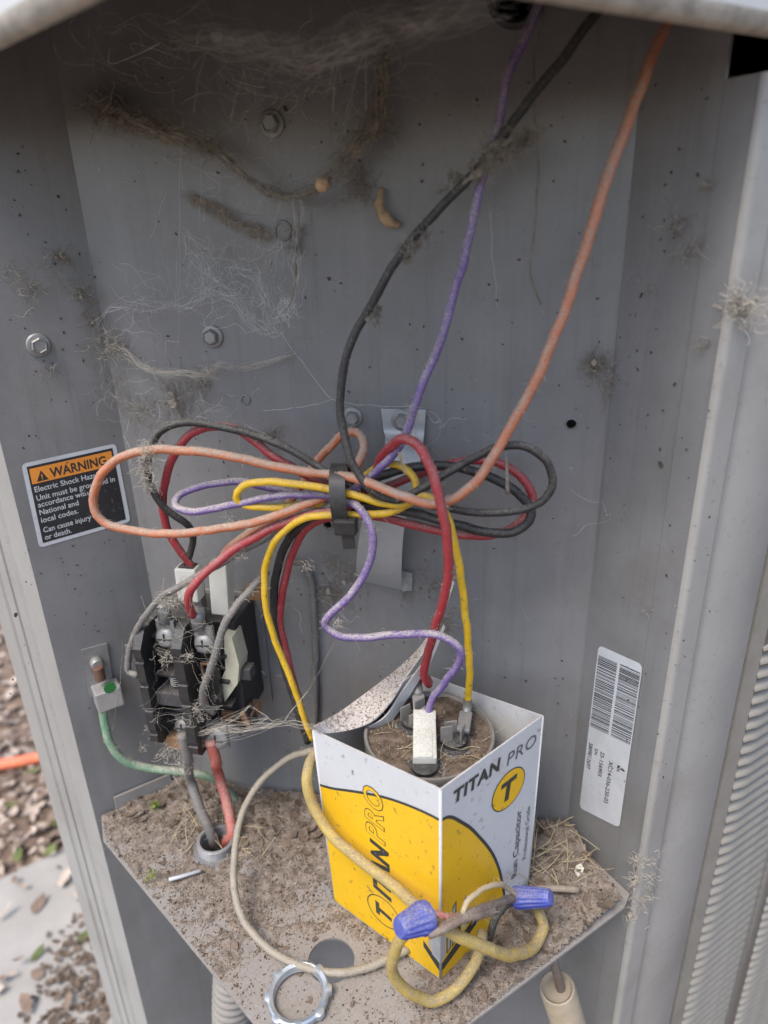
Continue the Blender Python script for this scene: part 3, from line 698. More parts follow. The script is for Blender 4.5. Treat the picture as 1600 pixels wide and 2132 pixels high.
wire('purple_wire', B([(1150, -60, 10), (1100, 60, 24), (1060, 150, 28), (1037, 260, 31), (1010, 350, 33), (990, 430, 35), (968, 530, 38), (940, 630, 41), (905, 740, 43), (870, 830, 45), (845, 905, 46), (815, 950, 46), (770, 995, 44), (712, 1030, 42), (640, 1027, 44), (560, 1036, 46), (480, 1051, 48), (402, 1065, 49), (366, 1052, 47), (374, 1032, 43), (422, 1010, 39), (500, 1003, 35), (570, 1018, 34), (650, 1035, 35), (708, 1042, 41), (742, 1052, 50), (767, 1082, 55), (778, 1130, 57), (766, 1186, 58), (732, 1238, 60), (692, 1275, 62), (677, 1300, 62), (698, 1322, 62), (765, 1327, 61), (850, 1319, 60), (922, 1327, 60), (957, 1350, 59), (954, 1384, 57), (926, 1422, 54), (900, 1458, 51), (887, 1512, 50)]),
     .00178, W_PURP, 'purple wire running from the top hole to the white capacitor connector', 380)
wire('orange_wire', B([(1425, -45, 6), (1388, 45, 16), (1350, 140, 25), (1310, 250, 32), (1265, 370, 38), (1230, 480, 42), (1195, 590, 45), (1140, 740, 48), (1090, 840, 50), (1040, 930, 52), (990, 1003, 54), (940, 1043, 54), (895, 1050, 54), (840, 1031, 54), (780, 1008, 52), (712, 990, 47), (640, 982, 46), (560, 968, 47), (470, 950, 49), (380, 938, 50), (300, 938, 52), (240, 960, 53), (203, 1005, 54), (194, 1050, 54), (220, 1088, 53), (285, 1106, 52), (370, 1110, 51), (480, 1097, 49), (580, 1072, 46), (650, 1045, 43), (708, 1016, 38), (744, 975, 32), (760, 930, 26), (750, 902, 22), (722, 900, 20), (692, 928, 19), (655, 968, 20), (620, 1022, 22), (580, 1070, 24), (520, 1108, 28), (470, 1152, 30), (458, 1185, 30)]),
     .00205, W_ORAN, 'dusty orange wire with one long loop reaching the warning sticker', 520)
wire('red_wire', B([(402, 1282, 48), (393, 1258, 52), (400, 1228, 54), (430, 1190, 52), (490, 1143, 48), (560, 1102, 45), (640, 1075, 43), (712, 1060, 43), (765, 1020, 37), (792, 960, 41), (814, 927, 48), (843, 914, 55), (872, 930, 58), (897, 975, 60), (915, 1040, 62), (930, 1110, 61), (934, 1180, 59), (922, 1260, 55), (902, 1325, 51), (888, 1370, 46), (884, 1405, 42), (893, 1424, 39), (889, 1412, 35), (876, 1406, 33), (869, 1424, 32)]),
     .0021, W_RED, 'red wire arching over the tie and dropping to the capacitor', 160)
wire('red_wire', B([(402, 1180, 32), (362, 1130, 36), (342, 1080, 38), (342, 1020, 40), (357, 958, 41), (392, 908, 41), (440, 888, 41), (490, 892, 41), (530, 920, 42), (575, 955, 41), (625, 982, 39), (712, 1014, 36), (800, 1012, 31), (860, 992, 30), (940, 965, 29), (1010, 958, 28), (1065, 975, 28), (1103, 1015, 28), (1108, 1055, 29), (1080, 1090, 31), (1020, 1112, 33), (950, 1112, 34), (870, 1094, 35), (790, 1076, 36), (712, 1072, 38), (650, 1092, 34), (614, 1140, 31), (594, 1210, 30), (584, 1290, 29), (598, 1370, 30), (618, 1440, 31), (648, 1540, 32)]),
     .0020, W_RED, 'red wire looped tall on the left and wide on the right of the tie', 200)
wire('yellow_wire', B([(975, 1466, 35), (978, 1390, 40), (971, 1300, 45), (961, 1210, 48), (946, 1120, 50), (925, 1062, 50), (890, 1036, 47), (830, 1032, 43), (770, 1034, 39), (712, 1046, 36), (620, 1052, 41), (560, 1056, 45), (510, 1050, 47), (493, 1034, 48), (505, 1013, 49), (550, 1003, 49), (620, 1006, 48), (690, 1018, 47), (740, 1031, 48), (800, 1047, 47), (845, 1050, 46), (866, 1028, 42), (866, 1000, 40), (843, 971, 39), (800, 968, 39), (765, 990, 38), (722, 1022, 35)]),
     .00172, W_YEL, 'bright yellow wire with a short left loop, ending at the capacitor', 200)
wire('yellow_wire', B([(868, 1040, 41), (822, 1064, 45), (760, 1072, 48), (712, 1070, 47), (650, 1076, 47), (600, 1100, 45), (565, 1140, 43), (550, 1190, 41), (553, 1260, 40), (575, 1340, 38), (600, 1400, 37), (628, 1475, 36), (650, 1540, 35)]),
     .00172, W_YEL, 'bright yellow wire hanging down in front of a red and a black wire', 110)
wire('grey_wire', B([(556, 1190, 33), (520, 1228, 42), (480, 1280, 50), (452, 1345, 53), (436, 1400, 54), (424, 1440, 52), (426, 1470, 48), (446, 1484, 44)]), .0019, W_GREY, 'grey dusty wire crossing in front of the contactor terminals', 160)
wire('grey_cable', B([(600, 1168, 8), (625, 1172, 6), (643, 1195, 4), (652, 1250, 3.2), (656, 1350, 3), (656, 1450, 3), (657, 1560, 3)]), .0019, W_GREY, 'thin grey cable lying flat against the back panel', 90)
S_ = lambda L_: [on_z(px, py, z / 1000) for px, py, z in L_]
wire('taupe_cable', S_([(690, 1560, 60), (648, 1563, 56), (600, 1580, 50), (550, 1620, 43), (510, 1682, 34), (492, 1752, 26), (486, 1830, 19), (500, 1900, 12), (540, 1960, 7), (600, 2002, 4.6), (660, 2022, 4.2), (720, 2027, 4.2), (790, 2006, 4.6), (850, 1975, 5)]),
     .0019, W_TAUPE, 'thin taupe cable bowed over the left of the shelf past the locknut', 200)
ct_, cable_pts = wire('yellow_cable', [lf(675, 1545, -14), lf(652, 1580, -4), lf(640, 1620, 4), lf(648, 1666, 6), lf(690, 1738, 6.5), lf(760, 1798, 6), lf(830, 1853, 6), lf(880, 1895, 8), yw(925, 1932, 209), yw(1000, 1970, 209), yw(1068, 1988, 218), yw(1113, 1974, 230), yw(1132, 1930, 241), yw(1119, 1893, 249)],
     .0027, W_CABLE, 'thick dirty yellow cable running diagonally down the front of the box', 120, fmt=LINTM, sides=18)
wire('yellow_cable', [yw(852, 1935, 202), yw(824, 1975, 204), yw(819, 2022, 206), yw(850, 2066, 206), yw(905, 2084, 208), yw(952, 2062, 212), yw(985, 2015, 218), yw(1002, 1968, 224), yw(1006, 1940, 230)], .0026, W_CABLE, 'thick dirty yellow cable loop hanging below the lower wire nut', 70, fmt=LINTM, sides=18)
wire('brown_wire', [yw(900, 1942, 202), yw(935, 1922, 204), yw(985, 1900, 209), yw(1030, 1885, 222), yw(1065, 1872, 238), yw(1085, 1868, 243)], .0019, W_BROWN, 'brown sheathed wire crossing between the two blue wire nuts', 80, fmt=LINTM)
wire('brown_wire', [yw(893, 1948, 199), yw(925, 1935, 201), yw(960, 1915, 205), yw(990, 1908, 208), yw(1030, 1898, 218)], .0019, W_BROWN, 'short dark brown wire stub poking out of the lower wire nut', 60, fmt=LINTM)
wire('red_wire', [yw(888, 1902, 204), yw(915, 1902, 206), yw(940, 1910, 207), yw(965, 1906, 209)], .0014, W_REDB, 'short thin red wire leaving the lower blue wire nut', 30)
wire('beige_wire', [yw(962, 1902, 207), yw(972, 1880, 210), yw(1000, 1855, 217), yw(1035, 1842, 226), yw(1060, 1850, 238), yw(1082, 1866, 243)], .0012, mat('beige_insulation', (.42, .33, .20), .6, dust=.6), 'thin beige wire arching to the right blue wire nut', 30)
wire('black_wire', [yw(1082, 1872, 244), yw(1055, 1884, 238), yw(1035, 1905, 234), yw(1022, 1945, 232), yw(1018, 1975, 234), yw(1012, 1990, 240)], .0019, W_BLACK, 'short black wire bending down from the right blue wire nut', 50, fmt=LINTM)
LQ = lambda L_: [lw(*p) for p in L_]
wire('green_wire', LQ([(213, 1452, 11), (217, 1500, 11), (230, 1548, 13), (262, 1585, 16), (310, 1601, 20), (370, 1606, 26)]) + [on_z(405, 1610, .030), on_z(440, 1620, .024), on_z(470, 1642, .012), on_z(492, 1668, .001)], .0024, W_GREEN, 'dusty green earth wire from the lug running level behind the supply wires', 160)
wire('red_wire', [buv(-91, 80, 46), buv(-90, 64, 45), on_z(452, 1600, .040), on_z(466, 1650, .026), on_z(480, 1705, .014), on_z(484, 1738, .006), on_z(470, 1752, -.004), on_z(458, 1770, -.03)], .0031, W_REDB, 'faded thick red supply wire dropping from the contactor into the shelf hole', 90)
wire('black_wire', [buv(-106, 84, 48), buv(-106, 66, 47), on_z(398, 1625, .036), on_z(415, 1680, .022), on_z(436, 1725, .010), on_z(446, 1755, -.003), on_z(446, 1772, -.03)], .0029, W_GREY, 'greyed supply wire left of the faded red one, entering the shelf hole', 120)
wire('hanging_string', B([(1140, -30, 8), (1130, 40, 16), (1114, 120, 18), (1112, 200, 18), (1115, 290, 18), (1122, 350, 17), (1117, 420, 16), (1111, 500, 15), (1106, 560, 14), (1112, 600, 14), (1126, 632, 12)]), .00045, mat('grey_string', (.20, .185, .15), .9, var=.3, vscale=200), 'thin pale string hanging between the purple and orange wires', 60, fmt=LINTM, group='strings', sides=6, cat='string')
# white connector sleeve and crimps on the capacitor leads
def part_box(name, o, ex, ey, ez, bev, mt, parent):
    bm = bmesh.new(); frame_box(bm, o, ex, ey, ez, bev); return bm_obj(name, bm, mt, parent)
axz = (bw(884, 1492, 50) - (tA + UPZ * .0035)); hgt = axz.length; axz.normalize()
sx = V((.97, .24, 0)).normalized(); sy = axz.cross(sx).normalized(); sx = sy.cross(axz)
p0 = tA + UPZ * .0035
sl_ = thing('connector_sleeve', p0, 'white plastic connector sleeve on the purple wire at the capacitor top', 'connector')
cw, cdp = .0108, .0085
part_box('sleeve_body', p0 - sx * cw / 2 - sy * cdp / 2, sx * cw, sy * cdp, axz * (hgt * .82), .0008, CREAM, sl_)
for a_, b_, c_, d_ in ((-cw / 2, -cdp / 2, cw, .0012), (-cw / 2, cdp / 2 - .0012, cw, .0012), (-cw / 2, -cdp / 2 + .0012, .0012, cdp - .0024), (cw / 2 - .0012, -cdp / 2 + .0012, .0012, cdp - .0024)):
    part_box('sleeve_collar', p0 + axz * hgt * .815 + sx * a_ + sy * b_, sx * c_, sy * d_, axz * hgt * .2, .0003, CREAM, sl_)
part_box('sleeve_rib', p0 - sx * (cw / 2 - .002) - sy * (cdp / 2 + .0004), sx * (cw - .004), sy * .0008, axz * (hgt * .55), .0002, CREAM, sl_)
cr = thing('spade_connector', tB, 'bare metal spade crimp on the end of the yellow capacitor wire', 'connector', 'metal crimps on the capacitor leads')
pA, pB = bw(975, 1460, 35), tB + V((.0045, .001, .006))
tube('crimp_barrel', [pA, pA.lerp(pB, .3), pA.lerp(pB, .42)], lambda s: .0023 - .0009 * max(0, (s - .5) * 2), STEEL, cr, 14)
dv = (pB - pA).normalized(); ex = V((.9, -.3, 0)); ex = (ex - dv * ex.dot(dv)).normalized(); ey = dv.cross(ex)
part_box('spade', pA.lerp(pB, .38) - ex * .0031 - ey * .0011, ex * .0062, ey * .0022, dv * ((pB - pA).length * .62), .0006, STEEL, cr)
cr = thing('spade_connector', tC, 'dirty metal spade crimp below the folded end of the red wire', 'connector', 'metal crimps on the capacitor leads')
pA, pB = bw(869, 1418, 32), tC + V((.003, .001, .006))
tube('crimp_barrel', [pA, pA.lerp(pB, .4), pA.lerp(pB, .5)], lambda s: .0026 - .0008 * max(0, (s - .5) * 2), STEEL, cr, 14)
dv = (pB - pA).normalized(); ex = (V((1, .1, 0)) - dv * dv.x).normalized(); ey = dv.cross(ex)
part_box('spade', pA.lerp(pB, .45) - ex * .0031 - ey * .0011, ex * .0062, ey * .0022, dv * ((pB - pA).length * .55), .0006, STEEL, cr)

# ------------------------------------------------------------------ cable tie
tc = buv(0, 0, 42); tcp = bw(713, 1036, 42)
tie = thing('cable_tie', tcp - UPZ * .024, 'black nylon cable tie cinched round the bundle of coloured wires', 'cable tie')
vs_, fs = [], []; N = 40
for k in range(N):
    an = 2 * math.pi * k / N
    for (rr, hw) in ((0, -.0036), (0, .0036), (.0014, .0036), (.0014, -.0036)):
        vv_, ww_ = (.0142 + rr) * math.sin(an), (.0108 + rr) * math.cos(an)
        vs_.append(tcp + BU * (hw + ww_ * .12 - vv_ * .05) + UPZ * vv_ + BW * ww_)
for k in range(N):
    j = (k + 1) % N
    for a_ in range(4): b_ = (a_ + 1) % 4; fs.append((4 * k + a_, 4 * k + b_, 4 * j + b_, 4 * j + a_))
o = mesh('tie_band', vs_, fs, TIEM, tie, True); sharp(o)
hp = bw(721, 1097, 53)
part_box('tie_head', hp - BU * .0050 - UPZ * .0035 - BW * .003, BU * .0100 + UPZ * .0004, UPZ * .0072, BW * .0058, .0009, TIEM, tie)
part_box('tie_tail', hp - BU * .0016 - UPZ * .0105 - BW * .0004, BU * .0054 + UPZ * .0006, UPZ * .0085 - BU * .0006, BW * .0015, .0003, TIEM, tie)

# ------------------------------------------------------------------ wire nuts
def wire_nut(base, tip, rb, rt, label):
    t = thing('wire_nut', tip, label, 'wire nut', 'blue wire nuts'); ax = tip - base; L_ = ax.length
    fl = lambda an, i: 1 + (.035 * max(-1, min(1, 2.2 * math.sin(an * 14))) if 4 <= i <= 7 else 0)
    lathe('shell', [(rb * .72, .004), (rb * .8, .0004), (rb * .97, 0), (rb, .0012), (rb * .97, L_ * .26)] + [(rb + (rt - rb) * s, L_ * s) for s in (.32, .6, .86)] + [(rt * .98, L_ * .95), (rt * .85, L_), (rt * .3, L_ * 1.005)], (base, ax), BLUEP, t, 112, fl)
    return t
wire_nut(yw(890, 1908, 206), yw(830, 1934, 198), .0068, .0045, 'dusty blue wire nut at the front corner fold of the box')
wire_nut(yw(1074, 1869, 243), yw(1148, 1869, 236), .0053, .0040, 'blue wire nut lying to the right of the box, tip to the right')

# ------------------------------------------------------------------ contactor
con = thing('contactor', buv(-98, 74, 0), 'black electrical contactor with brass-coloured lugs and cream coil on the back panel', 'contactor')
def cbox(name, u0, u1, v0, v1, w0, w1, mt, bev=.0006, parent=con):
    return part_box(name, buv(u0, v0, w0), BU * (u1 - u0) / 1000, UPZ * (v1 - v0) / 1000, BW * (w1 - w0) / 1000, bev, mt, parent)
cbox('mounting_plate', -126, -72, 74, 148, .3, 2.2, PAINT, .0003)
cbox('body', -119, -76, 82, 146, 2.2, 30, BLACKP, .001)
def barrier(u, v0, v1, wf, wb, th=5.0):
    """terminal barrier: sloped top, notched front edge, thin web"""
    prof = [(v0, wb), (v0, wf - 4), (v0 + 4, wf)]
    v = v0 + 8
    while v < v1 - 16:
        prof += [(v, wf), (v + .4, wf - 1.0), (v + 3.0, wf - 1.0), (v + 3.4, wf)]; v += uni(12, 18)
    prof += [(v1 - 9, wf), (v1 - 1, wf - 6), (v1, wf - 12), (v1, wb)]
    pts = [buv(u, a_, b_) for a_, b_ in prof]
    extr_prism('barrier', pts, BU * th / 1000, BLACKP, con)
    for k in range(4): cbox('barrier_rib', u - .7, u + th + .7, v0 + 10 + k * (v1 - v0 - 24) / 3.4, v0 + 11.4 + k * (v1 - v0 - 24) / 3.4, wb, wf - 5, BLACKP, .0002)
barrier(-121.5, 78, 150, 55, 26, 4.6)
barrier(-99.5, 73, 153, 55, 26, 5.4)
for v in (92, 119, 132, 141): cbox('inner_shelf', -117.2, -99.3, v, v + 1.8, 30, 47 - abs(v - 115) * .12, BLACKP, .0003)
for v in (96, 112, 128): cbox('inner_shelf', -94.4, -79.6, v, v + 1.8, 30, 38, BLACKP, .0003)
cbox('armature', -116.9, -100, 103, 111.5, 30, 50, mat('dark_grey_plastic', (.045, .047, .052), .42, dust=.5), .0008)
for k in range(5): tube('spring_coil', circle(buv(-107, 113.5 + k * 1.3, 43), (UPZ * 1 + BU * .2), .0033, 16), .0003, STEEL, con, 5)
cbox('coil_window', -93.5, -84, 99, 122, 37, 41, BLACKP, .0004)
cbox('coil_window_trim', -92.5, -91.5, 99.5, 126, 41, 42, COPPER, .0002); cbox('coil_window_trim', -92.5, -85, 126, 127.2, 41, 42, COPPER, .0002)
# cream coil former to the right: slanted slab
pts = [bw(x, y, 36) for x, y in ((466, 1322), (483, 1328), (498, 1385), (495, 1424), (464, 1468), (437, 1493), (424, 1482), (448, 1440), (470, 1395))]
extr_prism('coil_former', pts, BW * -.012, mat('aged_cream_nylon', (.55, .53, .40), .5, var=.12, vscale=120, grime=.3, gscale=60, dust=.5), con)
cbox('coil_former', -86, -77.5, 88, 128, 18, 30, BLACKP, .001)
cbox('coil_tab', -77, -69, 112, 119, 26, 33, mat('dark_grey_plastic', (.1, .1, .1)), .0004)
# lugs with slotted pan head screws
def lug(u, v, w_, tilt=0, sz=1.):
    cbox('lug', u - 5.2 * sz, u + 5.2 * sz, v - 6, v + 10, w_ - 5, w_ - 2.6, STEEL, .0004)
    p = buv(u, v, w_ - 2.8)
    lathe('terminal_screw', [(.0052 * sz, 0), (.0054 * sz, .0012), (.0046 * sz, .0024), (.0030 * sz, .0030), (.001, .0031)], (p, BW + UPZ * .15), STEEL, con, 28)
    part_box('screw_slot', p + BW * .0029 - BU * .0036 * sz - UPZ * .0004, BU * .0072 * sz + UPZ * .0006, UPZ * .0008, BW * .0004, .0001, BLACKP, con)
    part_box('screw_slot', p + BW * .00285 - BU * .0004 - UPZ * .0036 * sz, BU * .0008, UPZ * .0072 * sz, BW * .0004, .0001, BLACKP, con)
lug(-107.5, 143, 47); lug(-86.5, 141.5, 47); lug(-88, 79, 46, sz=1.15); lug(-108, 84, 45, sz=.9)
for (u, v, w_) in ((-107.5, 157, 43), (-88.5, 156, 44)):
    tube('ring_crimp', [buv(u, v - 6, w_), buv(u, v, w_), buv(u + .5, v + 5, w_ + 1)], lambda s: .0034 + .0006 * s, STEEL, con, 16)
cbox('spade_block', -98, -93, 150, 166, 24, 30, STEEL, .0006); cbox('spade_block', -84, -79, 146, 158, 22, 27, STEEL, .0006)
cbox('copper_bar', -90, -72, 80, 88, 18, 32, COPPER, .0004); cbox('copper_bar', -118, -108, 70, 79, 40, 47, COPPER, .0012); cbox('copper_bar', -76, -66, 152, 158, 8, 16, COPPER, .0004)
for a_, b_ in (((-78, 78, 30), (-70, 70, 34)), ((-72, 80, 26), (-64, 74, 30))): part_box('terminal_blade', buv(*a_), BU * .0015, UPZ * .012 - BU * .003, BW * .008, .0003, BLACKP, con)
# white push-on sleeves on the contactor top
for px0, py0, px1, py1, w_, wd, lab in ((392, 1178, 400, 1245, 32, .0115, 'short white plastic wire sleeve at the top left of the contactor'), (459, 1168, 466, 1272, 31, .0098, 'tall white plastic wire sleeve at the top right of the contactor')):
    a_, b_ = bw(px0, py0, w_), bw(px1, py1, w_); ax = (a_ - b_); t = thing('connector_sleeve', b_, lab, 'connector', 'white sleeves on the contactor')
    part_box('sleeve_body', b_ - BU * wd / 2 - BW * .004, BU * wd, ax, BW * .0085, .0009, CREAM, t)
    part_box('sleeve_mouth', a_ - BU * (wd / 2 - .0017) - BW * .0024 - UPZ * .0004, BU * (wd - .0034), UPZ * .0012, BW * .0055, .0002, BLACKP, t)

# ------------------------------------------------------------------ ground lug on the left wall
gl = thing('ground_lug', lw(208, 1462, 2), 'small aluminium earthing lug with green mark on the left wall', 'ground lug')
def lquad(name, pxs, o0, o1, mt, bev=.0004):
    a_, b_, c_, d_ = [lw(x, y, o0) for x, y in pxs]      # tl tr br bl
    pts = [a_, b_, c_, d_]; o = extr_prism(name, pts, LN * (o1 - o0) / 1000, mt, gl); return o
lquad('lug_plate', ((168, 1352), (222, 1338), (238, 1440), (186, 1450)), .3, 1.6, STEEL)
q = lw(218, 1432, 1.8); hx_ = LD * .0145; 
part_box('lug_body', q - LD * .0072 - UPZ * .0078, LD * .0145, UPZ * .0125, LN * .012, .0008, mat('aluminium', (.55, .56, .57), .42, .7, dust=.8, dustbias=-.3, dustcol=(.36, .28, .2)), gl)
lathe('lug_screw', [(.0030, -.004), (.0030, .004), (.0024, .0046)], (lw(207, 1402, 7), UPZ), mat('rusty_screw', (.12, .06, .04), .7), gl, 18)
lathe('lug_screw', [(.0036, 0), (.0036, .0035), (.0028, .0045), (.001, .0046)], (lw(200, 1378, 1.6), LN), STEEL, gl, 20)
lathe('green_mark', [(.0034, 0), (.0034, .0003), (.001, .00032)], (lw(229, 1432, 13.85), LN), mat('green_paint', (.02, .16, .035), .5), gl, 20)

# ------------------------------------------------------------------ conduit fittings
nutc = on_z(622, 2071, .0035)
ln = thing('conduit_locknut', nutc, 'zinc ring locknut lying on the dirty shelf near the open hole', 'locknut')
vs_, fs = [], []; N = 72
for k in range(N):
    an = 2 * math.pi * k / N; tooth = 1 if (k % 9) in (0, 1, 2) else 0
    ro = .0145 + .0013 * tooth; ri = .0114
    d = V((math.cos(an), math.sin(an), 0))
    for r, z in ((ri, -.0018), (ri + .0006, .0016), (.0137, .0021), (ro, .0012 + .0004 * tooth), (ro, -.0014), (ri + .0008, -.0022)): vs_.append(nutc + d * r + UPZ * (z + .0008 * math.cos(an - 1)))
for k in range(N):
    j = (k + 1) % N
    for a_ in range(6): b_ = (a_ + 1) % 6; fs.append((6 * k + a_, 6 * j + a_, 6 * j + b_, 6 * k + b_))
o = mesh('locknut_ring', vs_, fs, mat('bright_zinc', (.50, .56, .62), .35, .75, var=.15, vscale=150, grime=.3, gscale=90, dust=.3), ln, True); sharp(o, 30)
bu = thing('conduit_bushing', HB, 'threaded conduit end with ring, the wires passing down through the shelf', 'conduit fitting')
thr = [(.0105, -.02)]
prf = [(.0086, -.03), (.0086, .0048), (.0092, .0062), (.0104, .0062)]
for k in range(4): prf += [(.0112, .0056 - k * .0013), (.0105, .0050 - k * .0013)]
prf += [(.0112, .0004), (.0145, .0003), (.0150, -.0004)]
lathe('threaded_end', prf[::-1][0:len(prf)], (HB, UPZ), mat('dusty_zinc', (.24, .25, .27), .5, .5, dust=1., dustbias=.3), bu, 40, caps=False)
fcn = thing('flexible_conduit', HB + UPZ * -.35, 'grey ribbed flexible conduit hanging below the shelf', 'conduit')
c0 = on_z(452, 2040, -.090); c0 = V((HB.x, HB.y, 0))
pts = catmull([c0 - UPZ * .012, c0 - UPZ * .06 + V((.004, -.004, 0)), c0 + V((-.004, -.014, -.14)), c0 + V((-.006, -.02, -.24)), c0 + V((-.01, .01, -.34))], 1400)
tube('ribbed_tube', pts, lambda s: .0122 + .0008 * math.sin(s * 2 * math.pi * 62), CONDM, fcn, 28)
tt = thing('capped_wire', yw(1175, 2140, 255), 'tan tube end on a brown wire dangling under the shelf at right', 'wire')
pts = catmull([yw(1148, 1970, 262), yw(1156, 2010, 256), yw(1166, 2050, 254), yw(1176, 2085, 254), yw(1182, 2110, 254)], 600)
tube('wire_lead', pts, .0026, W_BROWN, tt, 12)
pa, pb = yw(1160, 2055, 254), yw(1205, 2200, 258)
lathe('tube_end', [(.0072, .002), (.0088, 0), (.0096, .0006), (.0100, .004), (.0098, (pb - pa).length)], (pa, pb - pa), TANM, tt, 32)

# ------------------------------------------------------------------ dirt on the shelf
def shelf_h(p):
    """dirt thickness"""
    n1 = noise.noise(p * 28 + V((3, 1, 5))); n2 = noise.noise(p * 90 + V((7, 2, 1))); n3 = noise.noise(p * 260); n4 = noise.noise(p * 700)
    back = (p - BO).dot(BW)                      # distance from panel, m
    prox = max(0, 1 - back / .10)
    rgt = max(0, (p.x - .045) / .07) * max(0, 1 - (back - .0) / .09)
    rt2 = max(0, (p.x - .02) / .09)
    h = -.0003 + .0026 * prox + .0042 * rgt + .0020 * rt2 + .0013 * n1 + .0012 * n2 + .0012 * n3 + .0007 * n4
    front_bare = max(0, 1 - ((p.x + .035) ** 2 / .05 ** 2 + (p.y - .215) ** 2 / .035 ** 2))
    h -= .0022 * front_bare
    h += .0016 * max(0, min(1, (p.x - .0) / .03)) * (1 - max(0, min(1, (back - .0) / .16)) * .4)
    # banked up against the back wall
    h += .005 * max(0, 1 - back / .022) * (.7 + n1) + .0022 * max(0, 1 - back / .075) * max(0, n2 + .2)
    hb = (p - HB).length; hc = (p - HC).length
    h -= .02 * max(0, 1 - max(0, hb - .0100) / .004) + .02 * max(0, 1 - max(0, hc - .0125) / .003)
    return h
poly = [V((p.x, p.y, 0)) for p in (out[0], fc, on_z(1300, 1890), FR + RD * .0015 + BW * .001, FL + BW * .001 + LN * .001, LF + LN * .001 + LD * .003)]
def inside(p, mrg=0.):
    s = None
    for i in range(len(poly)):
        a_, b_ = poly[i], poly[(i + 1) % len(poly)]; cr_ = (b_ - a_).x * (p - a_).y - (b_ - a_).y * (p - a_).x
        if cr_ / max(1e-9, (b_ - a_).length) < mrg: return False
    return True
out_ok = inside(V((0, .25, 0)))
st = .0014; x0, x1, y0, y1 = -.19, .135, .16, .362
nx, ny = int((x1 - x0) / st), int((y1 - y0) / st); idx = {}; vs_, fs = [], []
for j in range(ny + 1):
    for i in range(nx + 1):
        p = V((x0 + i * st, y0 + j * st, 0))
        if inside(p, .0004): idx[i, j] = len(vs_); vs_.append(V((p.x, p.y, max(shelf_h(p), -.0008) )))
for j in range(ny):
    for i in range(nx):
        k = [(i, j), (i + 1, j), (i + 1, j + 1), (i, j + 1)]
        if all(q in idx for q in k) and max(vs_[idx[q]].z for q in k) > .00005: fs.append(tuple(idx[q] for q in k))
o = mesh('dirt_layer', vs_, fs, DIRT, None, True); tag(o, 'brown dry dirt and dust caked over the metal shelf', 'dirt', kind='stuff')
def octs(name, items, mt, label, cat):
    vs_, fs = [], []
    for p, s in items:
        b0 = len(vs_); M = [uni(.5, 1.3) for _ in range(6)]
        rx = Matrix.Rotation(rnd() * 3, 3, V((rnd() - .5, rnd() - .5, rnd() - .5)).normalized())
        for k, a_ in enumerate(((1, 0, 0), (0, 1, 0), (-1, 0, 0), (0, -1, 0), (0, 0, 1), (0, 0, -1))): vs_.append(p + rx @ V(a_) * s * M[k])
        fs += [tuple(b0 + j for j in f_) for f_ in ((0, 1, 4), (1, 2, 4), (2, 3, 4), (3, 0, 4), (1, 0, 5), (2, 1, 5), (3, 2, 5), (0, 3, 5))]
    o = mesh(name, vs_, fs, mt, None); return tag(o, label, cat, kind='stuff')
boxpoly = [BXL, BXF, BXR, BXB]
def in_box(p, mrg=.001):
    for i in range(4):
        a_, b_ = boxpoly[i], boxpoly[(i + 1) % 4]; d = b_ - a_
        if (d.x * (p - a_).y - d.y * (p - a_).x) / d.length < -mrg: return False
    return True
gr = [[], [], []]
while sum(map(len, gr)) < 15000:
    p = V((uni(x0, x1), uni(y0, y1), 0))
    if not inside(p, .001) or in_box(p) or (p - HB).length < .0105 or (p - HC).length < .012: continue
    h = shelf_h(p)
    if h < -.001 and rnd() > .25: continue
    k = random.choices((0, 1, 2), (.50, .42, .08))[0]; s = uni(.00016, .0006) * (1.9 if rnd() < .05 else 1)
    gr[k].append((p + UPZ * (max(h, 0) + s * .35), s))
for k, lb in enumerate(('fine pale grit scattered on the shelf dirt', 'brown crumbs of soil scattered on the shelf dirt', 'dark specks of debris scattered on the shelf dirt')):
    octs('grit', gr[k], GRAINM[k], lb, 'grit')
g2 = [[], []]
for _ in range(1100):
    r = (CR - .0025) * math.sqrt(rnd()); an = rnd() * 6.283; p = CC + V((r * math.cos(an), r * math.sin(an), CT - .0012 + uni(-.0004, .0010))); g2[rnd() < .6].append((p, uni(.0002, .0007)))
octs('grit', g2[0], GRAINM[0], 'pale grit in the dirt on top of the capacitor', 'grit'); octs('grit', g2[1], GRAINM[1], 'brown crumbs in the dirt on top of the capacitor', 'grit')
# grit lying on the flap
g3 = []
me = flap.data
cand = [pl for pl in me.polygons if pl.normal.z > .45 and pl.center.x < .015]
for _ in range(420):
    if not cand: break
    pl = random.choice(cand); vv_ = [me.vertices[i].co for i in pl.vertices]; a_, b_ = rnd(), rnd()
    q = vv_[0].lerp(vv_[1], a_).lerp(vv_[3 % len(vv_)].lerp(vv_[2], a_), b_); g3.append((q + UPZ * .0002, uni(.0002, .0006)))
octs('grit', g3, GRAINM[0], 'pale grit piled on the bent white box flap', 'grit')
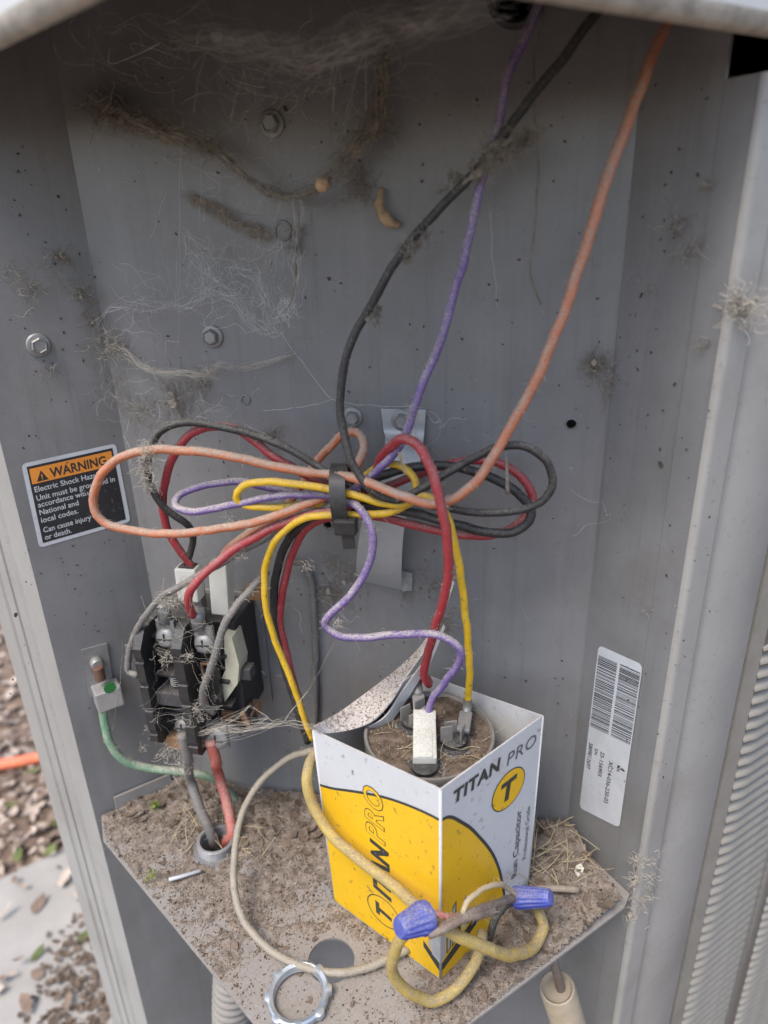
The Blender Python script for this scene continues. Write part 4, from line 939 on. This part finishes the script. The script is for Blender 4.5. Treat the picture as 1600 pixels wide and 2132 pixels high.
# chips, flakes of leaf, straw
def flake(p, s, nrm, curl, vs_, fs):
    u_ = nrm.orthogonal().normalized(); u_ = Matrix.Rotation(rnd() * 6.28, 3, nrm) @ u_; v_ = nrm.cross(u_); b0 = len(vs_); asp = uni(.3, .8)
    outl = [(-1, 0), (-.5, asp), (.3, asp * .8), (1, 0), (.4, -asp * .9), (-.5, -asp * .7)]
    for a_, b_ in outl: vs_.append(p + u_ * a_ * s + v_ * b_ * s + nrm * (curl * s * (a_ * a_ * .8 + b_ * b_) + .0002))
    vs_.append(p + nrm * .0002)
    for k in range(6): fs.append((b0 + k, b0 + (k + 1) % 6, b0 + 6))
vs_, fs = [], []
for _ in range(1500):
    p = V((uni(x0, x1), uni(y0, y1), 0))
    if not inside(p, .002) or in_box(p, .002) or (p - HB).length < .014 or (p - HC).length < .015: continue
    back = (p - BO).dot(BW)
    if back > .05 and p.x < .03 and rnd() > .12: continue
    flake(p + UPZ * (max(0, shelf_h(p)) + .0004), uni(.0008, .0040) * (1.5 if back < .04 or p.x > .05 else .8), V((uni(-.7, .7), uni(-.5, .5), 1)).normalized(), uni(-.5, .6), vs_, fs)
tag(mesh('leaf_litter', vs_, fs, LEAFM, None), 'dark crumbled leaf flakes lying in the shelf dirt', 'leaf litter', kind='stuff')
vs_, fs = [], []
def straw(p, d, ln_, r, vs__, fs__, bend=.2):
    a_ = p; b_ = p + d * ln_ * .5 + V((uni(-1, 1), uni(-1, 1), uni(-.4, .6))) * ln_ * bend * .4; c_ = p + d * ln_ + V((uni(-1, 1), uni(-1, 1), uni(-.6, .4))) * ln_ * bend
    tube_geo(catmull([a_, b_, c_], 4), lambda s: r * (1 - .5 * s), 4, vs__, fs__, False)
rc = on_z(1160, 1800)
for _ in range(90):
    p = rc + V((uni(-.030, .028), uni(-.014, .030), .002))
    if not inside(V((p.x, p.y, 0)), .002): continue
    straw(p + UPZ * max(0, shelf_h(V((p.x, p.y, 0)))), V((uni(-1, 1), uni(-1, 1), uni(-.15, .7))).normalized(), uni(.006, .022), uni(.00012, .00035), vs_, fs)
straw(on_z(1108, 1830, .004), V((.02, .0, 1)).normalized(), .036, .0003, vs_, fs, .05); straw(on_z(1140, 1825, .004), V((-.8, .1, .6)).normalized(), .032, .00035, vs_, fs, .05)
straw(on_z(1120, 1850, .004), V((-.55, -.3, .9)).normalized(), .026, .0004, vs_, fs, .05); straw(on_z(1105, 1790, .006), V((.9, .2, .35)).normalized(), .024, .0004, vs_, fs, .05)
for _ in range(60):
    p = HB + V((uni(-.03, .035), uni(-.012, .03), .002))
    if (p - HB).length > .009: straw(p, V((uni(-1, 1), uni(-1, 1), uni(-.1, .6))).normalized(), uni(.006, .02), uni(.0001, .0003), vs_, fs)
for _ in range(34):
    r = CR * .9 * math.sqrt(rnd()); an = rnd() * 6.283; straw(CC + V((r * math.cos(an), r * math.sin(an), CT)), V((uni(-1, 1), uni(-1, 1), uni(-.05, .35))).normalized(), uni(.005, .014), uni(.0001, .0002), vs_, fs)
def _lint():
    a_, b_ = [], []
    k = 0
    while k < 1500:
        p = V((uni(x0, x1), uni(y0, y1), 0))
        if not inside(p, .002) or in_box(p, .001) or (p - HB).length < .011 or (p - HC).length < .013: continue
        straw(p + UPZ * (max(0, shelf_h(p)) + .0003), V((uni(-1, 1), uni(-1, 1), uni(-.05, .35))).normalized(), uni(.0015, .006), uni(.00004, .0001), a_, b_, .5); k += 1
    return a_, b_
_a, _b = _lint(); tag(mesh('lint', _a, _b, LINTP, None), 'fine pale fibres lying all over the shelf dirt', 'lint', kind='stuff')
tag(mesh('dry_grass', vs_, fs, STRAW, None, True), 'pale dry grass and straw bits tangled in the debris', 'straw', kind='stuff')
tube_o = tube('twig', catmull([on_z(1058, 1868, .008), on_z(1100, 1856, .010), on_z(1150, 1850, .011), on_z(1205, 1853, .010)], 500), lambda s: .0021 - .0004 * s, mat('grey_twig', (.24, .19, .145), .9, var=.3, vscale=300, dust=.6), None, 10, .12); tag(tube_o, 'short brown twig beside the right wire nut', 'twig')
o = tube('matchstick', [on_z(352, 1832, .0035), on_z(372, 1827, .0036), on_z(418, 1813, .004)], lambda s: .0011, mat('grey_wood', (.45, .46, .48), .7), None, 6); tag(o, 'thin pale grey splinter lying left of the conduit end', 'splinter')
vs_, fs = [], []; flake(on_z(1203, 1812, .008), .0036, V((.2, -.6, .7)).normalized(), .7, vs_, fs)
tag(mesh('paper_scrap', vs_, fs, mat('pale_scrap', (.6, .56, .46), .8), None), 'tiny curled pale scrap in the debris right of the box', 'scrap')
for px, py, n_, lab in ((322, 1685, 14, 'tiny green moss sprig at the left wall foot'), (317, 1832, 6, 'small olive moss tuft on the left of the shelf')):
    vs_, fs = [], []
    for _ in range(n_ * 3): flake(on_z(px, py, .002) + V((uni(-.003, .003), uni(-.003, .003), uni(0, .005))), uni(.0006, .0014), V((uni(-1, 1), uni(-1, 1), uni(0, 1))).normalized(), .4, vs_, fs)
    tag(mesh('moss_sprig', vs_, fs, GREENM, None), lab, 'moss')
# ------------------------------------------------------------------ cobwebs and lint
def band(P, n, sp, r0, r1, vs_, fs, lmin=.08, lmax=.4, wob=1., frz=90, taper=True):
    G = catmull(P, 500); N = len(G)
    for _ in range(n):
        a_ = rnd(); ln_ = uni(lmin, lmax); i0 = int(max(0, a_ - ln_ / 2) * (N - 1)); i1 = int(min(1, a_ + ln_ / 2) * (N - 1))
        if i1 - i0 < 3: continue
        step_ = max(1, (i1 - i0) // 12); off = V((random.gauss(0, 1), random.gauss(0, 1), random.gauss(0, 1))) * sp * .55; sd = V((rnd() * 99, rnd() * 99, rnd() * 99)); pl = []
        for i in range(i0, i1 + 1, step_):
            q = G[i]; pl.append(q + off + V((noise.noise(q * frz + sd), noise.noise(q * frz + sd * 1.7), noise.noise(q * frz + sd * 2.3))) * sp * wob)
        if len(pl) > 2: tube_geo(pl, uni(r0, r1), 3, vs_, fs, False)
_bm = bmesh.new(); bmesh.ops.create_icosphere(_bm, subdivisions=2, radius=1); _bm.verts.ensure_lookup_table()
ICO = ([v.co.copy() for v in _bm.verts], [tuple(v.index for v in f_.verts) for f_ in _bm.faces]); _bm.free()
def blob(c, R_, vs_, fs, flat=None):
    b0 = len(vs_); sd = V((rnd() * 40, rnd() * 40, rnd() * 40)); ax = V((uni(.5, 1.5), uni(.5, 1.5), uni(.5, 1.5)))
    for d in ICO[0]:
        q = R_ * (.65 + .8 * noise.noise(d * 1.3 + sd) + .7 * noise.noise(d * 3.5 + sd)); p = V((d.x * ax.x, d.y * ax.y, d.z * ax.z)) * max(.1 * R_, q)
        if flat is not None: p = p - BW * p.dot(BW) * .8
        vs_.append(c + p)
    fs += [tuple(b0 + i for i in f_) for f_ in ICO[1]]
def clump(c, n, R_, r0, r1, vs_, fs, flat=None):
    if n >= 80:
        for _ in range(max(2, n // 40)): blob(c + V((random.gauss(0, 1), random.gauss(0, 1), random.gauss(0, 1))) * R_ * (.30 if flat is None else .4) - (BW * 0 if flat is None else V((0, 0, 0))), R_ * uni(.10, .26), vs_, fs, flat)
    for _ in range(n // 2):      # short matted fibres
        p = c + V((random.gauss(0, 1), random.gauss(0, 1), random.gauss(0, 1))) * R_ * .33; d = V((uni(-1, 1), uni(-1, 1), uni(-1, 1))).normalized() * R_ * uni(.1, .3)
        if flat is not None: p = p - BW * (p - flat).dot(BW) * .8; d = d - BW * d.dot(BW) * .9
        tube_geo([p, p + d * .5 + d.orthogonal() * uni(-.3, .3), p + d], uni(r0, r1) * 1.6, 3, vs_, fs, False)
    for _ in range(n):
        p = c + V((random.gauss(0, 1), random.gauss(0, 1), random.gauss(0, 1))) * R_ * .45; d = V((uni(-1, 1), uni(-1, 1), uni(-1, 1))).normalized(); pl = [p]
        for k in range(5):
            d = (d + V((uni(-1, 1), uni(-1, 1), uni(-1, 1))) * .8).normalized(); p = p + d * R_ * uni(.12, .4); pl.append(p)
        if flat is not None: pl = [q - BW * (q - flat).dot(BW) * .7 for q in pl]
        tube_geo(pl, uni(r0, r1), 3, vs_, fs, False)
def strand(p, q, sag, r, vs_, fs, k=10, jit=.0006):
    sd = V((rnd() * 50, rnd() * 50, rnd() * 50)); pl = []
    for i in range(k + 1):
        s = i / k; x = p.lerp(q, s) - UPZ * sag * 4 * s * (1 - s); x += V((noise.noise(x * 150 + sd), noise.noise(x * 150 + sd * 2), noise.noise(x * 150 + sd * 3))) * jit; pl.append(x)
    tube_geo(pl, r, 3, vs_, fs, False)
def web_sheet(name, rows_, mt, label, amp=.0016, K=10, cat='cobweb'):
    A_ = catmull([q[0] for q in rows_], 500); B_ = catmull([q[1] for q in rows_], 500); n = min(len(A_), len(B_)); A_ = [A_[int(i * (len(A_) - 1) / (n - 1))] for i in range(n)]; B_ = [B_[int(i * (len(B_) - 1) / (n - 1))] for i in range(n)]
    vs_, fs, ed = [], [], []
    for i in range(n):
        for k in range(K + 1):
            p = A_[i].lerp(B_[i], k / K); p = p + V((noise.noise(p * 130), noise.noise(p * 130 + V((5, 0, 0))), noise.noise(p * 130 + V((0, 5, 0))))) * amp; vs_.append(p)
            ed.append(min(1, 2.6 * min(k / K, 1 - k / K)) * min(1, 8 * min(i / n, 1 - i / n)))
    for i in range(n - 1):
        for k in range(K): a_ = i * (K + 1) + k; fs.append((a_, a_ + 1, a_ + K + 2, a_ + K + 1))
    o = mesh(name, vs_, fs, mt, None, True); at = o.data.attributes.new('edge', 'FLOAT', 'POINT'); at.data.foreach_set('value', ed)
    return tag(o, label, cat, None, 'stuff')
SHEETG = sheetmat('grey_web_sheet', (.46, .46, .45), .36, .70, 1.2)
SHEETB = sheetmat('brown_web_sheet', (.225, .185, .140), .37, .58, 1.6, (330, 110))
R2 = lambda L_: [(bw(*a_), bw(*b_)) for a_, b_ in L_]
web_sheet('cobweb', R2([((330, 25, 46), (330, 95, 44)), ((420, 40, 48), (430, 105, 46)), ((520, 55, 50), (530, 120, 48)), ((620, 65, 52), (630, 140, 50)), ((720, 55, 54), (730, 128, 52)), ((830, 25, 58), (840, 90, 56)), ((950, 0, 60), (960, 50, 58)), ((1060, -20, 62), (1065, 10, 60))]), SHEETG, 'grey translucent web sheet stretched under the cover', .003)
web_sheet('lint_garland', R2([((160, 185, 2), (170, 235, 4)), ((230, 205, 6), (225, 262, 8)), ((310, 235, 12), (305, 292, 14)), ((380, 262, 17), (375, 312, 18)), ((440, 285, 19), (430, 325, 20)), ((480, 322, 20), (470, 350, 20)), ((530, 368, 21), (520, 392, 21))]), SHEETB, 'matted brown web sheet at the left end of the garland', .002)
web_sheet('lint_garland', R2([((500, 340, 20), (495, 372, 20)), ((560, 385, 21), (555, 412, 22)), ((620, 393, 22), (622, 416, 22)), ((665, 372, 21), (675, 402, 22)), ((705, 325, 20), (730, 355, 20)), ((745, 265, 18), (778, 300, 18)), ((775, 200, 14), (808, 250, 14)), ((785, 130, 10), (815, 150, 10)), ((795, 50, 6), (820, 60, 6))]), SHEETB, 'matted brown web sheet rising at the right of the garland', .002)
web_sheet('lint', R2([((375, 395, 1), (385, 430, 1)), ((440, 410, 1.5), (440, 455, 1.5)), ((510, 450, 1.5), (505, 495, 1.5)), ((580, 470, 1.5), (575, 510, 1.5))]), SHEETB, 'flat brown dust smear below the garland', .0006, cat='lint')
def web(name, fn, mt, label, cat='cobweb', group='cobwebs'):
    vs_, fs = [], []; fn(vs_, fs); o = mesh(name, vs_, fs, mt, None); return tag(o, label, cat, None, 'stuff')
def w1(v, f):
    band(B([(340, 40, 46), (400, 70, 48), (480, 78, 50), (560, 95, 52), (640, 118, 54), (720, 92, 56), (800, 60, 58), (900, 40, 60), (1050, 0, 62)]), 90, .0060, .00002, .00005, v, f, .1, .5, 1.4, 60)
    band(B([(350, 80, 44), (450, 95, 46), (560, 110, 48), (640, 132, 50), (720, 105, 52), (800, 75, 56)]), 60, .003, .00004, .0001, v, f, .1, .4, 1.2, 60)
    band(B([(180, 65, 20), (300, 120, 20), (420, 150, 18), (560, 165, 14), (680, 160, 12)]), 40, .010, .00003, .00008, v, f, .05, .2, 1.5, 60)
    for _ in range(26): p = B([(uni(400, 800), uni(80, 130), 45)])[0]; strand(p, p + V((uni(-.012, .012), 0, -uni(.004, .02))), -.002, uni(.00003, .00008), v, f)
web('cobweb', w1, WEBM, 'greyish cobweb veil hanging under the cover at the top')
def w2(v, f):
    band(B([(165, 205, 3), (230, 232, 8), (310, 262, 14), (390, 285, 18), (440, 305, 20)]), 230, .0062, .00004, .00013, v, f, .08, .35, 1.0, 120)
    band(B([(420, 298, 19), (470, 330, 20), (520, 372, 21), (565, 398, 22), (620, 405, 22), (660, 390, 22), (700, 345, 20), (745, 285, 18), (785, 240, 14)]), 90, .0026, .00004, .00013, v, f, .1, .4, 1.0, 150)
    band(B([(740, 290, 18), (775, 245, 14), (790, 200, 10), (800, 130, 8), (806, 70, 6)]), 60, .0036, .00004, .00012, v, f, .1, .4, 1.0, 150)
    for c, n, R_ in (((790, 262, 12), 150, .006), ((745, 290, 16), 70, .005), ((430, 302, 19), 90, .006), ((570, 402, 22), 60, .004), ((230, 230, 6), 120, .008), ((712, 352, 16), 70, .006)): clump(bw(*c), n, R_, .00004, .00012, v, f)
def core(P, r, v, f, brk=.0):
    G = catmull(P, 900); i = 0
    while i < len(G) - 12:
        k = int(uni(12, 40)); seg_ = G[i:i + k]
        if len(seg_) > 4 and rnd() > brk:
            o_ = V((uni(-1, 1), uni(-1, 1), uni(-1, 1))) * r * .7
            tube_geo([p + o_ + V((noise.noise(p * 250), noise.noise(p * 250 + V((7, 0, 0))), noise.noise(p * 250 + V((0, 7, 0))))) * r * 1.2 for p in seg_], lambda s_: r * (.25 + .75 * math.sin(3.1416 * min(1, max(0, s_)))) , 7, v, f, False, .7)
        i += int(k * uni(.3, .8))
_w2 = w2
def w2(v, f):
    _w2(v, f)
    core(B([(200, 215, 5), (250, 235, 9), (310, 262, 14), (390, 285, 18), (440, 305, 20)]), .0010, v, f, .35); core(B([(190, 225, 5), (260, 250, 9), (330, 272, 14), (420, 298, 18)]), .0008, v, f, .5)
    core(B([(430, 300, 19), (470, 330, 20), (520, 372, 21), (565, 398, 22), (620, 405, 22), (660, 390, 22), (700, 345, 20), (745, 285, 18), (785, 240, 14)]), .0008, v, f, .1)
    core(B([(740, 290, 18), (775, 245, 14), (790, 200, 10), (800, 130, 8), (806, 70, 6)]), .0008, v, f, .35); core(B([(612, 408, 22), (622, 450, 22), (614, 520, 21), (616, 580, 20), (604, 630, 19), (588, 662, 18)]), .00035, v, f, .1); core(B([(700, 345, 20), (745, 285, 18), (790, 250, 14)]), .0008, v, f, .3)
web('lint_garland', w2, LINTM, 'thick brown dusty web garland sagging across the upper panel', 'cobweb')
def w3(v, f):
    band(B([(612, 408, 22), (622, 450, 22), (614, 520, 21), (616, 580, 20), (604, 630, 19), (588, 662, 18)]), 26, .0022, .00003, .0001, v, f, .15, .6, 1.6, 130)
    clump(bw(590, 650, 18), 60, .004, .00003, .00009, v, f); clump(bw(600, 630, 18), 40, .004, .00003, .00009, v, f)
    anch = [bw(uni(370, 610), uni(470, 690), uni(4, 20)) for _ in range(26)] + [bw(585, 690, 15), bw(560, 690, 12), bw(370, 640, 8), bw(430, 600, 10), bw(480, 560, 10), bw(440, 570, 8), bw(490, 620, 10)]
    for _ in range(75):
        p, q = random.sample(anch, 2)
        if (p - q).length < .045: strand(p, q, uni(.0005, .006), uni(.00002, .00007), v, f, 14, .0042)
    band(B([(200, 685, 4), (215, 650, 8), (250, 635, 10), (320, 640, 10), (400, 625, 10), (440, 600, 10), (480, 615, 10), (520, 655, 12), (560, 690, 14), (580, 688, 15)]), 34, .0026, .00002, .00006, v, f, .1, .5, 1.3, 150)
    band(B([(430, 560, 8), (445, 590, 9), (475, 575, 9), (500, 555, 10), (540, 580, 12), (555, 640, 14), (575, 690, 15)]), 34, .0030, .00002, .00006, v, f, .1, .5, 1.3, 150)
    for a_, b_ in (((585, 690, 15), (690, 832, 30)), ((380, 250, 14), (365, 640, 6)), ((375, 430, 5), (370, 720, 5)), ((420, 300, 16), (415, 480, 6)), ((345, 400, 4), (312, 500, 3)), ((550, 855, 10), (690, 832, 30)), ((690, 832, 30), (860, 846, 20)), ((1020, 440, 30), (1035, 640, 20)), ((205, 345, 3), (207, 355, 3))): strand(bw(*a_), bw(*b_), .001, .00006, v, f, 12, .0008)
def w3b(v, f):
    for (xa, ya), (xb, yb), n in (((180, 60), (560, 240), 40), ((560, 60), (830, 240), 46), ((380, 300), (640, 480), 30), ((200, 600), (420, 760), 22), ((250, 780), (560, 900), 26), ((600, 1150), (760, 1300), 14), ((900, 850), (1250, 1150), 10)):
        for _ in range(n):
            p = bw(uni(xa, xb), uni(ya, yb), uni(1, 18)); d = V((uni(-1, 1), uni(-.15, .15), uni(-1, .7))).normalized() * uni(.004, .03); strand(p, p + d, uni(-.002, .003), uni(.00002, .00006), v, f, 12, .005)
    for _ in range(40): p = bw(uni(380, 1100), uni(850, 1350), uni(2, 6)); strand(p, p + V((uni(-1, 1), 0, uni(-1, 1))) * .006, 0, .00003, v, f, 8, .002)
web('cobweb', w3b, WEBM, 'fine loose web threads scattered over the back panel')
web('cobweb', w3, WEBM, 'white tangled cobweb hanging below the brown garland')
def w4(v, f):
    band(B([(240, 715, 2), (265, 735, 6), (300, 765, 9), (345, 775, 10), (400, 775, 10), (440, 782, 10), (450, 760, 10), (500, 765, 8), (560, 752, 6), (612, 738, 2)]), 70, .0014, .00002, .00008, v, f, .1, .5, 1.1, 150)
    clump(bw(240, 720, 2), 120, .007, .00004, .00012, v, f); clump(bw(435, 775, 10), 50, .004, .00003, .0001, v, f)
web('cobweb', w4, LINTP, 'pale dusty web swag below the left middle screw')
def w5(v, f):
    band(B([(385, 405, 1), (430, 425, 1.5), (480, 455, 2), (530, 480, 2), (570, 492, 2)]), 60, .0040, .00004, .00011, v, f, .1, .4, 1, 150)
    clump(bw(620, 480, 2), 60, .0045, .00004, .0001, v, f); clump(bw(615, 512, 2), 50, .004, .00004, .0001, v, f)
    for c, n, R_ in (((370, 830, 1), 150, .012), ((300, 850, 1), 70, .010), ((420, 800, 1), 70, .008), ((745, 345, 2), 60, .010), ((755, 395, 1.5), 60, .006), ((690, 1240, 1.5), 150, .010), ((735, 1205, 1.5), 90, .008), ((700, 1170, 1.5), 60, .006), ((850, 1240, 1), 40, .006), ((565, 910, 2), 70, .005), ((905, 1215, 2), 60, .010), ((930, 1300, 2), 80, .008), ((1240, 760, 1.5), 140, .006), ((1270, 800, 1.5), 60, .006)):
        clump(bw(*c), n, R_, .00004, .00012, v, f, bw(c[0], c[1], 1))
web('lint', w5, LINTM, 'brown lint smears stuck flat on the back panel', 'lint')
def w6(v, f):
    for a_, b_, k, R_ in (((975, 370, 38), (1110, 272, 36), 26, .0048), ((848, 520, 42), (888, 480, 42), 14, .0040), ((785, 620, 43), (778, 670, 43), 6, .003), ((930, 400, 38), (965, 365, 38), 6, .003)):
        for _ in range(k):
            q = bw(*a_).lerp(bw(*b_), rnd()) + V((random.gauss(0, 1), random.gauss(0, 1), random.gauss(-.3, 1))) * .0016
            clump(q, 22, uni(.4, 1) * R_, .00004, .00015, v, f); blob(q, uni(.0005, .0015), v, f)
    core(B([(960, 380, 39), (1010, 330, 38), (1050, 290, 37), (1100, 272, 36)]), .0016, v, f, .2) if 'core' in globals() else None; strand(bw(1090, 275, 36), bw(1155, 268, 34), 0, .00018, v, f); band(B([(1000, 330, 38), (1050, 290, 38), (1110, 272, 36)]), 60, .003, .00005, .00012, v, f, .2, .8, 1.2, 150)
web('lint', w6, LINTM, 'brown lint clumps caught on the upper black wire', 'lint')
def w7(v, f):
    for c, n, R_ in (((310, 940, 52), 120, .004), ((305, 975, 50), 110, .0045), ((312, 1010, 48), 60, .0035), ((500, 1150, 46), 30, .003)): clump(bw(*c), n, R_, .00004, .00011, v, f)
    band(B([(310, 990, 48), (308, 1020, 47), (313, 1045, 46)]), 30, .001, .00004, .0001, v, f, .3, .9, 1.5, 200)
    for a_ in ((478, 1075, 47), (860, 905, 46), (705, 1300, 63), (640, 1180, 40)): clump(bw(*a_), 24, .003, .00004, .0001, v, f)
    clump(bw(860, 860, 46), 60, .003, .00004, .0001, v, f, None)
web('lint', w7, LINTP, 'pale fluff caught on the left wire loops', 'lint')
def w8(v, f):
    band(B([(395, 1540, 50), (440, 1520, 52), (500, 1518, 54), (560, 1508, 56), (600, 1502, 58), (640, 1510, 64), (662, 1513, 70)]), 34, .0016, .00002, .00006, v, f, .1, .6, 1.1, 120)
    anch = [bw(430, 1525, 50), bw(400, 1560, 50), bw(470, 1500, 48), bw(560, 1495, 54), bw(585, 1508, 57), bw(520, 1470, 44), bw(390, 1530, 52), bw(455, 1515, 54)]
    for _ in range(40): p, q = random.sample(anch, 2); strand(p, q, uni(-.001, .003), uni(.00003, .00007), v, f, 9, .0012)
    strand(bw(592, 1500, 56), bw(640, 1440, 40), 0, .0003, v, f); strand(bw(640, 1440, 40), bw(695, 1340, 50), .001, .00007, v, f); strand(bw(385, 1545, 50), bw(360, 1580, 50), 0, .0001, v, f)
    for c, n, R_ in (((355, 1250, 50), 110, .005), ((395, 1215, 52), 40, .003), ((410, 1490, 50), 70, .005), ((352, 1560, 48), 60, .006), ((380, 1590, 46), 70, .007), ((405, 1470, 52), 50, .004), ((345, 1370, 56), 40, .004)): clump(bw(*c), n, R_, .00004, .00011, v, f)
    strand(bw(255, 1330, 44), bw(250, 1420, 38), 0, .00025, v, f); strand(bw(250, 1420, 38), bw(235, 1520, 30), 0, .00025, v, f)
def w8b(v, f):
    an_ = [bw(uni(285, 470), uni(1230, 1560), uni(44, 58)) for _ in range(40)]
    for _ in range(70):
        p, q = random.sample(an_, 2)
        if (p - q).length < .05: strand(p, q, uni(-.001, .004), uni(.00002, .00007), v, f, 10, .003)
    for _ in range(10): clump(random.choice(an_), 14, .0025, .00003, .0001, v, f)
web('lint', w8b, LINTP, 'dusty web threads draped over the contactor front', 'lint')
web('cobweb', w8, LINTP, 'cobweb strung from the contactor to the cardboard box corner')
def w9(v, f):
    c = RB - RD * .004 + ERn * .001
    for _ in range(34):
        q = c + UPZ * random.gauss(.005, .014) + ER * uni(-.003, .011) + ERn * .0012; clump(q, 20, uni(.002, .0048), .00004, .00013, v, f)
        if rnd() < .6: blob(q, uni(.0006, .0016), v, f)
    for px, py, n, R_ in ((1545, 640, 90, .007), (1540, 620, 40, .006)): clump(rw(px, py, 1.5) if False else on_pl(px, py, RB + ERn * .001, ERn), n, R_, .00005, .00016, v, f)
web('lint', w9, LINTP, 'matted fluff and debris at the right end of the shelf', 'lint')
def w10(v, f):
    for px, py, n, R_ in ((1420, 470, 70, .006), (1445, 520, 50, .006), (1475, 385, 40, .003), (1470, 720, 30, .003), (1360, 600, 14, .003), (1350, 1270, 20, .003)): clump(rw(px, py, 1), n, R_, .00004, .00012, v, f)
    for px, py, n, R_ in ((60, 600, 60, .008), (120, 540, 80, .007), (165, 610, 90, .007), (190, 660, 80, .006), (205, 720, 70, .008), (230, 800, 70, .01), (100, 770, 30, .004), (20, 560, 20, .005)): clump(lw(px, py, .8), n, R_, .00004, .0001, v, f)
web('lint', w10, LINTM, 'sparse lint smears on both side walls', 'lint')
# flecks of dirt stuck on the walls
vs_, fs = [], []
for _ in range(520):
    k = rnd()
    if k < .55: px, py = uni(170, 1250), uni(150, 1600); p, n_ = bw(px, py, .15), BW
    elif k < .78: px, py = uni(20, 260), uni(300, 1500); p, n_ = lw(px, py, .15), LN
    else: px, py = uni(1260, 1480), uni(150, 1650); p, n_ = rw(px, py, .15), RN
    flake(p, uni(.0002, .0009) * (2 if rnd() < .06 else 1), n_, uni(0, .4), vs_, fs)
tag(mesh('dirt_flecks', vs_, fs, GRAINM[2], None), 'dark dirt flecks dotted over the grey walls', 'dirt', kind='stuff')
vs_, fs = [], []
for _ in range(260):
    k = rnd()
    if k < .5: p, n_ = bw(uni(170, 1250), uni(150, 1600), .15), BW
    else: p, n_ = rw(uni(1260, 1480), uni(150, 1650), .15), RN
    flake(p, uni(.00012, .0004), n_, .2, vs_, fs)
tag(mesh('dust_specks', vs_, fs, LINTP, None), 'pale dust specks dotted over the grey walls', 'dust', kind='stuff')
# small singled-out things
o = tube('curled_leaf', catmull(B([(797, 390, 4), (790, 425, 7), (800, 450, 8), (822, 468, 6), (833, 462, 3)]), 500), lambda s: .0007 + .0013 * math.sin(s * 3.0), LEAFT, None, 9, .75); tag(o, 'curled tan leaf scrap stuck to the panel left of the black wire', 'leaf')
c = bw(671, 384, 24); lathe('seed_husk', [(.0006, -.0028), (.0024, -.0016), (.0029, .0004), (.0020, .0022), (.0004, .0028)], (c, V((.3, -.8, .5))), SEEDM, None, 16, lambda an, i: 1 + .05 * math.sin(an * 7)); o = bpy.data.objects[-1] if False else [q for q in COL.objects if q.name.startswith('seed_husk')][0]; tag(o, 'small peach seed husk caught in the web garland', 'seed')
pl = [bw(828, 968, 52), bw(842, 985, 56), bw(846, 990, 56)]
vs_, fs = [], []; a_, b_, c_, d_ = bw(828, 942, 50), bw(835, 940, 50), bw(848, 990, 56), bw(841, 986, 56)
bm = bmesh.new(); bm.faces.new([bm.verts.new(q) for q in (a_, b_, c_, d_)]); bmesh.ops.solidify(bm, geom=bm.faces[:], thickness=.0003); o = bm_obj('straw_sliver', bm, STRAW); tag(o, 'pale straw sliver lodged between purple and red wires', 'straw')
o = tube('dead_twig', catmull(B([(1054, 940, 46), (1056, 985, 46), (1058, 1028, 45)]), 400), lambda s: .0003 + .0008 * s, LINTM, None, 5, .3); tag(o, 'thin dead stalk dangling inside the right black loop', 'stalk')

# ------------------------------------------------------------------ outside on the left: pad, cord, litter
pc = on_z(120, 1770, GZ + .035); pd = on_z(-10, 1832, GZ + .035)
dv = (pd - pc).normalized(); nv = V((dv.y, -dv.x, 0))
if nv.y > 0: nv = -nv
A_, B_ = pc - dv * .30, pc + dv * .75
bm = bmesh.new(); frame_box(bm, V((A_.x, A_.y, GZ - .02)), (B_ - A_), nv * .62, UPZ * .055, .006); o = bm_obj('concrete_pad', bm, PADM); o['kind'] = 'structure'; o['label'] = 'pale concrete slab on the ground outside'; o['category'] = 'slab'
cordp = catmull([on_z(-160, 1630, GZ + .012), on_z(-40, 1600, GZ + .012), on_z(30, 1588, GZ + .012), on_z(110, 1570, GZ + .012), on_z(220, 1540, GZ + .012)], 60)
o = tube('extension_cord', cordp, .009, W_CORD, None, 12); tag(o, 'orange cord lying on the leafy ground outside', 'cord')
for mt, lab, n_ in ((mat('litter_pale', (.44, .36, .30), .9, var=.3), 'pale dead leaves strewn on the soil outside', 900), (mat('litter_brown', (.21, .15, .115), .9, var=.3), 'brown dead leaves strewn on the soil outside', 1000), (mat('litter_green', (.12, .15, .05), .9, var=.3), 'sparse green weeds among the litter outside', 130)):
    vs_, fs = [], []
    for _ in range(n_):
        q = on_z(uni(-160, 190), uni(1150, 2300), GZ)
        if (q - pc).dot(nv) > 0 and rnd() > .05: continue
        zz = .004 if (q - pc).dot(nv) < 0 else .037
        flake(q + UPZ * uni(zz, zz + .01), uni(.004, .014), V((uni(-.6, .6), uni(-.6, .6), 1)).normalized(), uni(-.2, .6), vs_, fs)
    tag(mesh('fallen_leaves', vs_, fs, mt, None), lab, 'leaf litter', kind='stuff')
vs_, fs = [], []
for _ in range(450):
    q = on_z(150 + random.gauss(20, 45), 2050 + random.gauss(20, 80), GZ + .036); flake(q + UPZ * uni(0, .004), uni(.001, .006), V((uni(-.6, .6), uni(-.6, .6), 1)).normalized(), uni(-.2, .6), vs_, fs)
tag(mesh('fallen_leaves', vs_, fs, LEAFM, None), 'dark leaf crumbs on the slab beside the cabinet post', 'leaf litter', kind='stuff')
for o in COL.objects:
    if '_loc' in o.keys(): del o['_loc']
